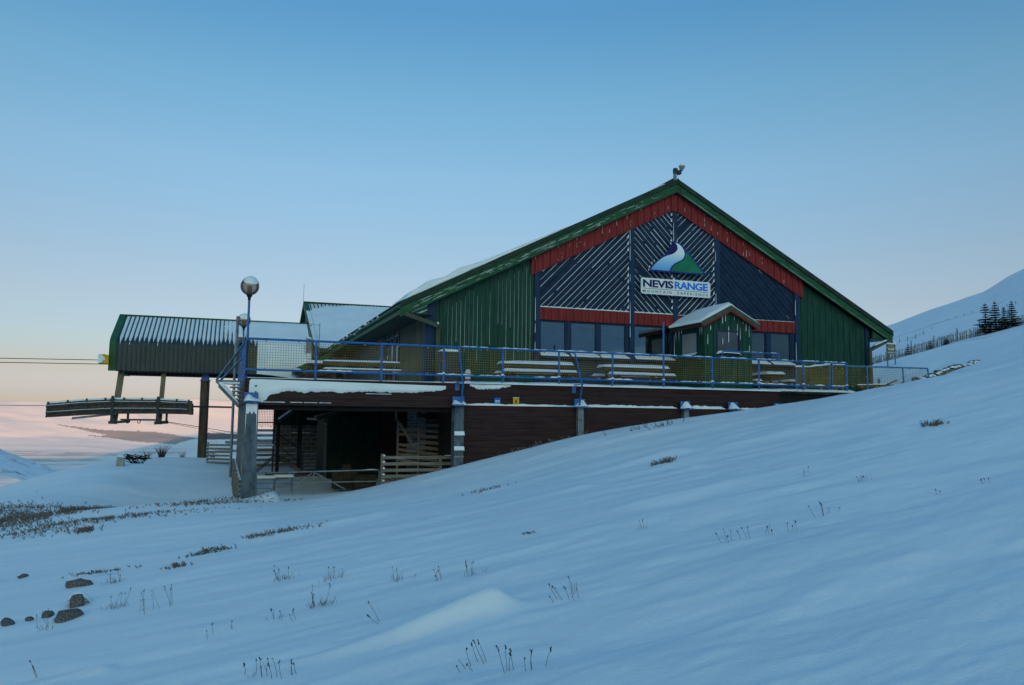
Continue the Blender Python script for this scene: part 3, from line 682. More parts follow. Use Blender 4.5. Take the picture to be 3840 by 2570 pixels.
# rainwater pipes
for pts in ([(6.1,29.62,3.80),(7.40,29.72,3.40),(7.44,29.80,3.30),(7.44,29.80,1.1)], [(29.25,29.65,3.80),(28.25,29.70,3.34),(28.13,29.74,3.25),(28.16,29.74,1.2)]):
    p = MB()
    for a, b in zip(pts[:-1], pts[1:]): p.beam(a, b, .15, .13, up=(0,1,0))
    p.build('downpipe', M['olive'], lodge)
s = MB(); s.beam((28.3,29.66,3.50),(29.0,29.62,3.76),.13,.05); s.lathe([(.05,0),(.04,.06),(.005,.10)],(7.42,29.72,3.46),6); s.build('pipe_snow', M['snow'], lodge)

# ------------------------------------------------------------------ entrance porch on the terrace
KX0, KX1, KY, KXC, KZ = 17.85, 20.10, 27.65, 18.98, 4.56
porch = thing('porch', (KXC, KY, 1.05), 'small green boarded entrance porch with a snow-covered gable roof in front of the lodge', 'porch')
kr = lambda x: KZ-.52*abs(x-KXC)
mb = MB()
for a, b, zb, zt in ((KX0,18.40,1.05,None),(18.40,19.52,1.05,2.56),(18.40,19.52,3.56,None),(19.52,KX1,1.05,None)):
    vboards(mb, a, b, lambda x, z=zb: z, (lambda x, z=zt: z) if zt else (lambda x: kr(x)-.16), KY, w=.14, seed=int(a*9), step=.02)
y = KY+.02
while y < 29.95:
    ye = min(y+.14, 29.95); o = .02 if int((y-KY)/.14) % 2 else 0
    for zb, zt in ([(1.05,2.55),(3.53,3.74)] if 28.10 < (y+ye)/2 < 29.40 else [(1.05,3.74)]):
        mb.box(KX0-o,KX0+.03,y+.005,ye-.005,zb,zt); mb.box(KX1-.03,KX1+o,y+.005,ye-.005,1.05 if zb < 2 else zb,zt)
    y = ye
mb.box(KX0+.03,KX1-.03,29.2,29.25,1.05,3.7)
pw = mb.build('wall', M['green'], porch)
seam_snow(KX0, KX1, lambda x: 2.6, lambda x: kr(x)-.2, KY-.026, .14, .85, 9, pw, .022, .9)
sn = MB()
for y in (29.75,29.5,29.3,27.9,27.75): sn.add([(KX0-.024,y,3.66),(KX0-.024,y+.05,3.66),(KX0-.024,y+.03,3.66-.5*abs(math.sin(y*7))-.1)],[(0,1,2)])
sn.build('seam_snow', M['snow'], pw)
f = MB(); f.box(18.40,18.46,KY-.03,KY+.06,2.56,3.56); f.box(19.46,19.52,KY-.03,KY+.06,2.56,3.56); f.box(18.46,19.46,KY-.03,KY+.06,3.50,3.56); f.box(18.46,19.46,KY-.05,KY+.06,2.56,2.62)
w_ = f.build('window', M['postblue'], porch); MB().box(18.455,19.465,KY+.02,KY+.03,2.615,3.505).build('pane', mat('misted_glass', (.030,.045,.065), .12, .4, 2.2, spec=.8), w_)
s = MB(); s.grid(lambda u, v: (18.38+1.16*u, KY-.16+.16*v, 2.57+(.17*math.sin(math.pi*min(1,u*.86+.14))**.5*(.35+.65*v)+(.07 if u > .85 and u < .95 else 0)*v)*(1 if 0 < u < 1 else .2)), 14, 4); s.build('sill_snow', M['snow'], w_)
f = MB(); f.box(KX0-.03,KX0+.05,28.12,28.19,2.55,3.53); f.box(KX0-.03,KX0+.05,29.31,29.38,2.55,3.53); f.box(KX0-.03,KX0+.05,28.19,29.31,3.47,3.53); f.box(KX0-.05,KX0+.05,28.19,29.31,2.55,2.61)
w_ = f.build('window', M['postblue'], porch); MB().box(KX0+.0,KX0+.01,28.185,29.315,2.605,3.475).build('pane', mat('frosted_pale_glass', (.26,.28,.27), .35, .12, 1.5), w_)
s = MB(); s.grid(lambda u, v: (KX0-.16+.16*v, 28.1+1.3*u, 2.56+.11*v*(1-.3*u)), 8, 3); s.build('sill_snow', M['snow'], w_)
rf = MB(); KE0, KE1 = 17.62, 20.32
for xa, xb in ((KE0,KXC),(KXC,KE1)):
    rf.prism([(xa,kr(xa)-.15),(xb,kr(xb)-.15),(xb,kr(xb)),(xa,kr(xa))], 'y', 27.47, 29.93)
kroof = rf.build('roof', M['dkgreen'], porch)
rf = MB()
for xa, xb in ((KE0,KXC-.001),(KXC+.001,KE1)):
    rf.prism([(xa,kr(xa)-.19),(xb,kr(xb)-.19),(xb,kr(xb)+.01),(xa,kr(xa)+.01)], 'y', 27.42, 27.468)
rf.build('barge_board', M['olive'], kroof)
rf = MB()
for xa, xb in ((KE0+.04,KXC-.001),(KXC+.001,KE1-.04)):
    rf.prism([(xa,kr(xa)-.26),(xb,kr(xb)-.26),(xb,kr(xb)-.192),(xa,kr(xa)-.192)], 'y', 27.43, 27.50)
rf.box(KE0+.02,KE0+.06,27.51,29.93,3.66,3.80); rf.box(KE1-.06,KE1-.02,27.51,29.93,3.66,3.80)
rf.build('red_trim', M['red'], kroof)
sn = MB()
def ks(u, v):
    x = KE0-.05+(KE1+.03-KE0+.05)*u; y = 27.43+2.5*v
    e = min(1, u*7, (1-u)*12); ed = min(1, v*12+.5)
    th = (.145 if x < KXC else .075)*(.35+.65*e)*ed
    if u < .04: th += .025*math.sin(y*2*math.pi/.21)
    if abs(x-KXC) < .2: th += .03*(1-abs(x-KXC)/.2)
    th *= (1-.45*max(0,(v-.45))*(.5+.5*math.sin(x*3)))
    return (x-(.03*math.sin(y*2*math.pi/.21) if u < .02 else 0), y, kr(x)+max(.012, th))
sn.grid(ks, 40, 60)
sn.grid(lambda u, v: (ks(u,0)[0], 27.425, kr(ks(u,0)[0])-.005+(ks(u,0)[2]-kr(ks(u,0)[0])+.005)*v), 40, 3)
def kl(u, v):
    p = ks(0, u); return (p[0]-.012*math.sin(math.pi*v), p[1], kr(KE0)-.05+(p[2]-kr(KE0)+.05)*v)
sn.grid(kl, 60, 4)
sn.build('snow', M['snow'], kroof, smooth=True)

# ------------------------------------------------------------------ signs on the gable
def S(x, y): return (16.51+(x-290)*.002252, 6.2-(y-785)*.002+(x-290)*.000163)
def curve(pts, n=5, closed=True):
    out = []; m = len(pts)
    for i in range(m if closed else m-1):
        p0, p1, p2, p3 = pts[(i-1) % m], pts[i], pts[(i+1) % m], pts[(i+2) % m]
        for k in range(n):
            t = k/n
            out.append(tuple(.5*((2*p1[a])+(-p0[a]+p2[a])*t+(2*p0[a]-5*p1[a]+4*p2[a]-p3[a])*t*t+(-p0[a]+3*p1[a]-3*p2[a]+p3[a])*t**3) for a in (0,1)))
    return out
def face(poly, y, name, m, parent, t=.004):
    P = [S(*p) for p in poly]; b = MB().prism(P, 'y', y-t, y)
    return b.build(name, m, parent)
LY = 29.70
sp_l = tag(MB().prism([S(*p) for p in [(780,155),(850,155),(920,175),(1000,230),(1060,300),(1150,410),(1300,600),(1420,745),(1535,890),(1200,866),(830,836),(520,813),(283,795),(330,720),(400,640),(520,540),(640,445),(710,370),(745,290),(765,210)]], 'y', LY, LY+.06).build('mountain_sign', M['signedge']), 'mountain-shaped emblem board with a white river and green slope, above the name board', 'sign')
gr, gnt, gb = new_mat('river_print')
gtc = gnt.nodes.new('ShaderNodeTexCoord'); gsx = gnt.nodes.new('ShaderNodeSeparateXYZ'); gnt.links.new(gtc.outputs['Object'], gsx.inputs[0])
gmr = gnt.nodes.new('ShaderNodeMapRange'); gmr.inputs[1].default_value = .0; gmr.inputs[2].default_value = 1.2; gnt.links.new(gsx.outputs['Z'], gmr.inputs[0])
gcr = gnt.nodes.new('ShaderNodeValToRGB'); gcr.color_ramp.elements[0].color = (.035,.30,.70,1); gcr.color_ramp.elements[1].color = (.80,.83,.84,1); gcr.color_ramp.elements[1].position = .72
_e = gcr.color_ramp.elements.new(.42); _e.color = (.30,.58,.80,1)
gnt.links.new(gmr.outputs[0], gcr.inputs[0]); gnt.links.new(gcr.outputs[0], gb.inputs['Base Color']); gb.inputs['Roughness'].default_value = .35
river = [(852,190),(930,215),(1000,285),(1040,360),(1055,440),(1032,520),(975,572),(900,605),(830,640),(770,700),(735,760),(722,802),(520,782),(328,766),(400,670),(500,570),(600,505),(700,465),(790,440),(860,395),(900,340),(905,290),(890,240)]
face(river, LY, 'river', gr, sp_l)
face([(785,175),(835,190),(880,240),(893,290),(888,335),(850,385),(785,428),(700,452),(660,445),(715,385),(752,300),(770,220)], LY, 'dark_peak', M['signnavy'], sp_l)
face([(1078,405),(1110,410),(1160,470),(1300,650),(1455,858),(1100,834),(762,796),(800,722),(870,662),(960,615),(1030,580),(1068,520),(1080,455)], LY, 'green_slope', M['signgreen'], sp_l)
sn = MB()
for x, y, r_ in ((775,150,.05),(765,215,.03),(905,160,.025),(360,635,.03),(310,715,.03),(410,590,.025),(290,780,.02)):
    p = S(x, y); sn.lathe([(r_,-.02),(r_*.8,.03),(r_*.3,.06),(.003,.08)], (p[0]-.01,LY+.02,p[1]), 7)
sn.build('snow_clump', M['snow'], sp_l)
def rrect(x0, x1, z0, z1, r_, n=5):
    out = []
    for cx_, cz_, a0 in ((x1-r_,z1-r_,0),(x0+r_,z1-r_,90),(x0+r_,z0+r_,180),(x1-r_,z0+r_,270)):
        for k in range(n+1): a = R(a0+90*k/n); out.append((cx_+r_*math.cos(a), cz_+r_*math.sin(a)))
    return out
nb = tag(MB().prism(rrect(16.13,19.50,5.19,5.87,.09), 'y', LY, LY+.05).build('name_sign', M['signwhite']), 'long white name board lettered NEVISRANGE MOUNTAIN EXPERIENCE below the mountain emblem', 'sign')
def text(body, x0, x1, z0, z1, y, m, parent, name='lettering', bold=0., space=1., shear=0., slant=None):
    cu = bpy.data.curves.new('t', 'FONT'); cu.body = body; cu.size = 1; cu.offset = bold; cu.space_character = space; cu.shear = shear; cu.resolution_u = 4
    to = bpy.data.objects.new('t', cu); C.objects.link(to); bpy.context.view_layer.update()
    me = to.evaluated_get(bpy.context.evaluated_depsgraph_get()).to_mesh()
    vs = np.array([v.co[:] for v in me.vertices]); fs = [tuple(p.vertices) for p in me.polygons]
    to.evaluated_get(bpy.context.evaluated_depsgraph_get()).to_mesh_clear()
    bpy.data.objects.remove(to); bpy.data.curves.remove(cu)
    a, b = vs.min(0), vs.max(0)
    X = x0+(vs[:,0]-a[0])/(b[0]-a[0])*(x1-x0); Z = z0+(vs[:,1]-a[1])/(b[1]-a[1])*(z1-z0)
    mb = MB(); mb.add([(x_, y, z_) for x_, z_ in zip(X, Z)], fs)
    return mb.build(name, m, parent, fix=False)
text('NEVIS', 16.215, 17.67, 5.475, 5.80, LY-.006, M['signnavy'], nb, bold=.035, space=.93)
text('RANGE', 17.73, 19.37, 5.475, 5.80, LY-.006, M['signblue'], nb, bold=.035, space=.93)
text('MOUNTAIN  EXPERIENCE', 16.215, 19.37, 5.255, 5.36, LY-.006, M['signnavy'], nb, space=1.55, bold=.008)
MB().box(16.215,19.37,LY-.006,LY-.002,5.415,5.43).build('rule', M['signnavy'], nb)
sn = MB(); rnd = random.Random(3)
for k in range(16):
    x = rnd.uniform(16.2,19.4); r_ = rnd.uniform(.012,.035); sn.lathe([(r_,-.01),(r_*.8,.012),(.003,.03)], (x,LY+.025,5.868), 6)
sn.lathe([(.06,-.01),(.05,.04),(.02,.08),(.003,.1)], (17.72,LY+.03,5.868), 7)
sn.build('snow_clump', M['snow'], nb)

# floodlight on the ridge
fl = thing('floodlight', (17.74, 29.62, 10.2), 'grey floodlight on a short bracket at the ridge of the lodge roof', 'floodlight')
MB().box(17.69,17.80,29.58,29.68,10.2,10.52).build('bracket', M['steel'], fl)
b = MB(); b.box(17.69,17.83,29.55,29.71,10.50,10.72); b.box(17.83,18.02,29.54,29.72,10.48,10.64); b.build('gear_box', M['dksteel'], fl)
h = MB(); h.lathe([(.02,0),(.055,.01),(.13,.19),(.135,.22),(.14,.225)], (0,0,0), 14)
h.v = [tuple(Matrix.Rotation(R(8),3,'Y') @ Vector(v)+Vector((18.05,29.62,10.63))) for v in h.v]
h.build('reflector', mat('pale_reflector', (.24,.24,.22), .4, .15, 4), fl)
h = MB(); h.lathe([(.142,0),(.14,.02),(.10,.075),(.02,.10)], (18.083,29.62,10.852), 14); h.build('snow_cap', M['snow'], fl, smooth=True)
c = MB(); c.tube([(17.87,29.62,10.5),(17.86,29.6,10.38),(17.91,29.6,10.26),(17.95,29.58,10.17),(17.97,29.55,9.9),(18.0,29.60,9.72),(17.96,29.62,9.55)], .008, 5); c.build('cable', M['dark'], fl)
# ------------------------------------------------------------------ terrace: deck on steel columns with maroon planked front
DZ = 1.05
ter = thing('terrace', (11.5, 25, 0), 'long raised timber terrace with maroon planked front and snowy edge below the lodge', 'terrace')
MB().box(.5,7.2,25.3,46,.72,.98).box(7.2,22.6,25.3,30.2,.72,.98).build('deck', M['dark'], ter)
def planks(mb, x0, x1, z0, z1, y, h=.19, seed=1, t=.06):
    rnd = random.Random(seed); z = z0
    while z < z1-.01:
        ze = min(z+h, z1); o = rnd.random()*.008; mb.box(x0, x1, y-o, y+t, z+.004, ze-.004); z = ze
mb = MB(); planks(mb, .46, 6.98, .24, 1.04, 25.0, .2, 3, .25); fb = mb.build('fascia_beam', M['maroon'], ter)
MB().box(.45,.62,25.26,46,.3,1.0).build('side_beam', M['maroon'], ter)
for y in (27.5,30,33,36): MB().box(.64,7.1,y,y+.2,.35,.715).build('cross_beam', M['dark'], ter)
MB().box(.84,6.98,25.26,25.5,.1,.5).build('under_beam', M['dark'], ter)
mb = MB(); planks(mb, 7.0, 19.37, .37, 1.07, 25.02, .175, 4); mb.build('upper_wall', M['maroon'], ter)
mb = MB(); planks(mb, 7.1, 22.6, -3.0, .335, 24.94, .20, 5); mb.box(7.1,22.6,25.005,25.08,-3,.33); lw = mb.build('lower_wall', M['maroon'], ter)
mb = MB(); planks(mb, 19.37, 22.7, .3, .98, 25.02, .175, 6); mb.build('end_wall', M['dark'], ter)
MB().box(7.1,7.2,25.1,30,-3,.7).build('return_wall', M['dark'], ter)
# corrugated edge strip at the right end
mb = MB(); x = 19.37
while x < 22.85: mb.box(x,x+.07,24.72,25.3,1.0,1.045); mb.box(x+.07,x+.14,24.74,25.3,1.02,1.03); x += .14
mb.build('corrugated_edge', M['cladd'], ter)
sn = MB(); sn.grid(lambda u, v: (19.4+3.0*u, 24.80+.2*v, .965+.035*math.sin(u*3.1)*v+.012*math.sin(u*55)*v), 30, 3); sn.build('ledge_snow', M['snow'], ter)
# snow lying on the deck, with a soft irregular front lip
rnd = random.Random(8)
def dk(u, v):
    x = .5+22.3*u; y = 24.985+5.0*v
    n = float(fbm(np.array(x*.9),np.array(y*.8),4,15)); n2 = float(fbm(np.array(x*3.),np.array(y*3.),2,19))
    h = (.02 if x < 7.2 else .075+.012*n2)+(.05*max(0,n) if x < 7.2 else .03*n)+v*(.06+.10*n)
    if 19.4 < x: h += .03
    if v == 0: h -= .05 if x > 7.2 else .015
    return (x, y-(.06+.03*n2 if x > 7.2 else -.03)*(1-v), 1.045+max(.005,h))
sn = MB(); sn.grid(dk, 160, 24)
sn.grid(lambda u, v: (lambda p: (p[0], p[1]+.0, 1.03+(p[2]-1.03)*v))(dk(u,0)), 160, 2)
sn.build('deck_snow', M['snow'], ter, smooth=True)
sn = MB(); sn.grid(lambda u, v: (.55+6.6*u, 30.+16*v, 1.0+.06*float(fbm(np.array(u*9),np.array(v*20),3,4))+.05), 24, 40); sn.build('deck_snow', M['snow'], ter, smooth=True)
# wind-plastered snow on the left beam, ragged along its lower edge
def plast(x0, x1, top, bot, y, seed, name, th=.035, nu=110, nv=12):
    def fn(u, v):
        x = x0+(x1-x0)*u; b = bot(x); t_ = top(x)
        rag = .05*float(fbm(np.array(x*5.),np.array(3.),4,seed))+.03*float(fbm(np.array(x*22.),np.array(1.),2,seed+5))
        z = b+rag+(t_-b-rag)*v
        e = min(v*3.2, (1-v)*6, u*14, (1-u)*7, 1); e = max(e, 0)**.6
        return (x, y+.006-th*e*(.7+.6*float(vnoise(np.array(x*3),np.array(z*6),seed))), z)
    m_ = MB(); m_.grid(fn, nu, nv); return m_.build(name, M['snow'], ter, smooth=True)
plast(.56, 6.55, lambda x: 1.015-.012*x, lambda x: float(np.interp(x,[.5,.75,.95,1.15,1.5,2.2,3.2,4.5,5.5,6.1,6.6],[.42,.30,.32,.52,.64,.66,.66,.70,.70,.74,.86])), 24.99, 5, 'beam_snow', .045)
plast(7.35, 8.75, lambda x: 1.02, lambda x: float(np.interp(x,[7.3,7.8,8.4,8.8],[.95,.85,.90,.99])), 25.01, 9, 'beam_snow', .03, 40, 8)
sn = MB(); rnd = random.Random(2)
for a, b in ((.95,1.6),(1.75,2.1),(2.15,2.55),(2.6,2.95),(4.0,4.8)):
    z0 = .315 if a < 3.5 else .62
    sn.grid(lambda u, v: (a+(b-a)*u, 24.985-.012*math.sin(math.pi*u)*math.sin(math.pi*v), z0+.03*v*abs(math.sin(u*37+a))+.006), 26, 3)
sn.build('beam_flecks', M['snow'], ter)
# bolts in the beam end
b = MB()
for z in (.80,.62): b.tube([(.75,24.99,z),(.75,24.925,z)], .027, 10)
b.build('bolt', M['dksteel'], ter)
# ledge snow on the lower wall
def ledge(x0, x1, h, seed, taper0=.2, taper1=.2):
    s = MB(); nn = int((x1-x0)/.06)+2
    def fn(u, v):
        x = x0+(x1-x0)*u; e = min(1, u*(x1-x0)/taper0, (1-u)*(x1-x0)/taper1); n = .7+.6*float(vnoise(np.array(x*2.3),np.array(0.),seed))+.25*float(fbm(np.array(x*9.),np.array(2.),2,seed))
        return (x, 24.90+.115*v, .338+h*e*n*(0 if v == 0 else (1-abs(v-.6)*.7)))
    s.grid(fn, nn, 6); s.build('ledge_snow', M['snow'], ter, smooth=True)
ledge(7.22,10.9,.055,3); ledge(11.38,15.0,.085,5); ledge(15.45,17.0,.095,7); ledge(17.45,19.0,.07,9)

def column(x0, x1, base, front, big, snowy, seed):
    c = MB(); top = .30; d = .36 if big else .16
    c.box(x0,x1,front,front+.03,base,top); c.box((x0+x1)/2-.02,(x0+x1)/2+.02,front+.03,front+d-.03,base,top); c.box(x0,x1,front+d-.03,front+d,base,top)
    o = c.build('column', M['frost'] if big else M['steel'], ter)
    px = (x0+x1)/2; hw = .235
    p = MB(); p.box(px-hw,px+hw,front-.20,front+.10,.305,.335); p.box(px-hw+.02,px+hw-.06,front+.05,front+.075,.336,.60); br = p.build('bracket', M['rail'], o)
    s = MB(); k = seed
    def fn(u, v):
        uu = 2*u-1; w_ = 1-abs(uu)**3
        return (px+uu*hw*.97, front-.195+.25*v, .34+(.20*v**.8+.02)*w_*(.8+.35*math.sin(k+u*5)))
    s.grid(fn, 14, 8); s.build('bracket_snow', M['snow'], br, smooth=True)
    if snowy:
        s = MB(); s.grid(lambda u, v: (x0+.03+(x1-x0-.06)*u, front-.004-.02*math.sin(math.pi*u)*math.sin(math.pi*min(1,v*1.1)), .27-(.20+.10*abs(math.sin(u*9))+.75*(abs(2*u-1)>.93))*v), 16, 6); s.build('plastered_snow', M['snow'], o, smooth=True)
    return o
c1 = column(.46,.84,-2.9,24.70,True,True,1)
c2 = column(6.77,7.08,-2.6,24.70,True,False,2)
for z in (-.62,-1.09): 
    MB().box(6.76,7.10,24.62,24.72,z-.03,z).build('clamp', M['steel'], c2)
    s = MB(); s.grid(lambda u, v: (6.765+.33*u, 24.625+.07*v, z+.001+.12*v), 5, 3); s.build('clamp_snow', M['snow'], c2)
MB().box(6.765,7.085,24.66,24.695,-1.32,-1.28).build('clamp', M['steel'], c2)
for i, (a, b) in enumerate(((11.06,11.27),(15.13,15.34),(17.12,17.32),(19.08,19.28))): column(a, b, -3, 24.76, False, False, i+4)
for y in (28.5,32,36,40,44): MB().box(.50,.54,y,y+.3,-3,.3).box(.54,.68,y+.13,y+.17,-3,.3).box(.68,.72,y,y+.3,-3,.3).build('column', M['steel'], ter)
MB().box(3.2,3.4,40,40.2,-3,.72).build('column', M['dark'], ter)

# ------------------------------------------------------------------ railings
def rail_snow(pts, r, name, parent, prob=.7, seed=1, th=.02):
    rnd = random.Random(seed); s = MB(); p, q = Vector(pts[0]), Vector(pts[1]); L_ = (q-p).length; a = 0
    while a < L_-.1:
        l = min(rnd.uniform(.3,1.6), L_-a)
        if rnd.random() < prob:
            n = max(3, int(l/.12)); A = p.lerp(q, a/L_); B = p.lerp(q, (a+l)/L_); t_ = th*rnd.uniform(.5,1.2)
            s.grid(lambda u, v: tuple(A.lerp(B,u)+Vector((0,(v-.5)*r*1.7, r*.55+(t_+r*.4)*math.sin(math.pi*v)*min(1,u*6+.15,(1-u)*6+.15)*(.75+.35*math.sin(u*23+a))))), n+2, 5)
        a += l+rnd.uniform(0,.2)
    if s.v: s.build(name, M['snow'], parent, smooth=True)
def mesh_panel(w_, h_, pitch=.075, r=.0042):
    """welded wire mesh in the XZ plane, origin at lower left"""
    m_ = MB(); nx = max(1,round(w_/pitch)); nz = max(1,round(h_/pitch))
    def wire(p, q):
        a, b = Vector(p), Vector(q); d = (b-a).normalized(); u = Vector((0,1,0)); s_ = d.cross(u)
        vs = [a+u*r, a+s_*r, a-u*r, a-s_*r, b+u*r, b+s_*r, b-u*r, b-s_*r]; m_.add(vs, [(0,1,5,4),(1,2,6,5),(2,3,7,6),(3,0,4,7)])
    for i in range(nx+1): wire((w_*i/nx,0,0),(w_*i/nx,0,h_))
    for j in range(nz+1): wire((0,.006,h_*j/nz),(w_,.006,h_*j/nz))
    m_.k = 1
    for x, z in ((w_*.25,h_+.01),(w_*.75,h_+.01),(w_*.25,-.045),(w_*.75,-.045)): m_.box(x-.018,x+.018,-.012,.016,z,z+.04)
    for x in (-.03,w_+.0): m_.box(x,x+.03,-.012,.016,h_*.48,h_*.48+.03)
    return m_
RY = 25.0; PX = [.46+2.0*k for k in range(11)]+[22.48]
rl = thing('terrace_railing', (11.5, RY, DZ), 'long blue tubular railing with rusty mesh panels along the terrace front', 'railing')
mesh0 = None
for i, x in enumerate(PX):
    top = 3.37 if i == 7 else 2.2
    p = MB(); p.tube([(x,RY,1.04),(x,RY,top)], .034, 10); p.tube([(x,RY,1.26),(x,RY,1.33)], .047, 10)
    if i != 7: p.tube([(x,RY,2.14),(x,RY,2.20)], .045, 10)
    p.build('post', M['rail'], rl, smooth=False)
tr_ = MB().tube([(PX[0],RY,2.2),(PX[-1]+.02,RY,2.19)], .036, 10).build('top_rail', M['rail'], rl)
brl = MB().tube([(PX[0],RY,1.285),(PX[-1],RY,1.275)], .034, 10).build('bottom_rail', M['rail'], rl)
for i in range(11):
    w_ = PX[i+1]-PX[i]-.11
    if mesh0 is None or i == 10:
        mo = mesh_panel(w_, .775).build('mesh_panel', [M['wire'], M['clip']], rl, origin=(0,0,0), fix=False); mesh0 = mesh0 or mo
    else:
        mo = mesh0.copy(); C.objects.link(mo); mo.parent = rl
    mo.location = Vector((PX[i]+.055, RY+.005, 1.345))-rl.location
rail_snow([(PX[0],RY,2.2),(7.,RY,2.2)], .036, 'rail_snow', tr_, .35, 3, .008)
rail_snow([(7.,RY,2.2),(PX[-1],RY,2.19)], .036, 'rail_snow', tr_, .9, 4, .018)
rail_snow([(2.5,RY,1.285),(PX[-1],RY,1.275)], .034, 'rail_snow', brl, .85, 5, .03)
s = MB()
for x in PX[3:]: s.lathe([(.07,0),(.05,.03),(.036,.045)], (x,RY,1.325), 8)
s.build('post_snow', M['snow'], brl)
for x, xs in ((6.94,3),(11.03,8)):
    b = MB(); e = (x-.02, 24.36, 1.10); b.tube([(x,RY,2.2),(x-.01,24.62,1.60),e], .028, 8); b.build('outrigger_strut', M['rail'], rl)
    b = MB(); b.beam((x,25.0,1.075),(x,24.34,1.075),.10,.02); b.tube([(x,24.36,1.09),(x+.02,24.62,.40)], .03, 8); b.box(x-.09,x+.05,24.99,25.012,.80,1.05); b.build('outrigger_bracket', M['rail'], rl)
b = MB(); b.tube([(16.9,RY,2.2),(16.9,RY,2.43),(16.93,RY,2.45),(19.33,RY,2.44),(19.36,RY,2.42),(19.36,RY,2.2)], .028, 8); hr = b.build('hand_rail', M['rail'], rl)
rail_snow([(16.93,RY,2.45),(19.33,RY,2.44)], .028, 'rail_snow', hr, .95, 8, .012)

# side railing along the left edge, running back towards the gondola station
sr_ = thing('side_railing', (.46, 35, DZ), 'blue mesh railing along the left edge of the terrace, running back towards the cable station', 'railing')
ys = [25.02+2.35*k for k in range(10)]
for y in ys[1:]: MB().tube([(.46,y,1.0),(.46,y,2.2)], .034, 8).build('post', M['rail'], sr_)
MB().tube([(.46,25.04,2.2),(.46,ys[-1],2.2)], .034, 8).build('top_rail', M['rail'], sr_)
MB().tube([(.46,25.04,1.285),(.46,ys[-1],1.285)], .034, 8).build('bottom_rail', M['rail'], sr_)
ms = mesh_panel(2.24, .775).build('mesh_panel', [M['wire'], M['clip']], sr_, origin=(0,0,0), fix=False)
for i in range(9):
    mo = ms if i == 0 else ms.copy()
    if i: C.objects.link(mo); mo.parent = sr_
    mo.location = Vector((.465, ys[i]+.055, 1.345))-sr_.location; mo.rotation_euler = (0,0,R(90))

# lower faded railing past the right end of the terrace
lr = thing('lower_railing', (24.6, 25.15, 1.2), 'low faded blue-grey mesh railing past the right end of the terrace', 'railing')
LX = [22.62,23.62,25.42,26.72]
for x, zb, lean in ((23.62,1.1,.03),(25.42,1.25,.04),(26.72,1.5,.05)): MB().tube([(x+lean,25.15,zb),(x,25.15,2.12)], .03, 8).build('post', M['railgrey'], lr)
tl = MB().tube([(22.5,25.15,2.10),(26.66,25.15,2.13),(26.71,25.15,2.11),(26.72,25.15,2.05)], .032, 8).build('top_rail', M['railgrey'], lr)
for a, b in zip(LX[:-1], LX[1:]):
    mo = mesh_panel(b-a-.1, .72).build('mesh_panel', [M['wire'], M['clip']], lr, origin=(0,0,0), fix=False); mo.location = Vector((a+.05,25.155,1.34))-lr.location
rail_snow([(22.6,25.15,2.11),(26.6,25.15,2.13)], .03, 'rail_snow', tl, .6, 12, .008)
# loose grey-framed mesh barrier near the lodge
br = thing('mesh_barrier', (22.9, 27, 1.1), 'grey-framed mesh barrier with snow along its sagging top, by the right end of the terrace', 'barrier')
for x in (21.75,23.42,23.56,24.3): MB().tube([(x,27,1.05),(x,27,2.26 if x > 23 else 2.12)], .03, 8).build('post', M['railgrey'], br)
tb = MB(); tb.tube([(21.7,27,2.12),(22.4,27,2.14),(23.42,27,2.27)], .02, 6); f1 = tb.build('frame', M['railgrey'], br)
tb = MB(); tb.tube([(23.56,27,2.26),(24.3,27,2.27)], .025, 6); tb.build('frame', M['railgrey'], br)
for a, b in ((21.78,23.39),(23.59,24.27)):
    for dy in (.0,.05):
        mo = mesh_panel(b-a, .80, .06).build('mesh_panel', [M['wire'], M['clip']], br, origin=(0,0,0), fix=False); mo.location = Vector((a,27+dy,1.32))-br.location
s = MB()
def bs(u, v):
    x = 21.7+1.74*u; z = float(np.interp(x,[21.7,22.4,23.42],[2.12,2.14,2.27])); t_ = .03+.05*float(vnoise(np.array(x*3),np.array(0.),4))+.06*math.exp(-((x-23.38)/.06)**2)
    return (x, 27+.035*math.cos(math.pi*v), z+.01+t_*math.sin(math.pi*v))
s.grid(bs, 40, 6); s.build('snow', M['snow'], f1, smooth=True)
s = MB(); s.grid(lambda u, v: (23.58+.7*u, 27+.03*math.cos(math.pi*v), 2.28+.04*math.sin(math.pi*v)), 8, 5); s.build('snow', M['snow'], f1, smooth=True)

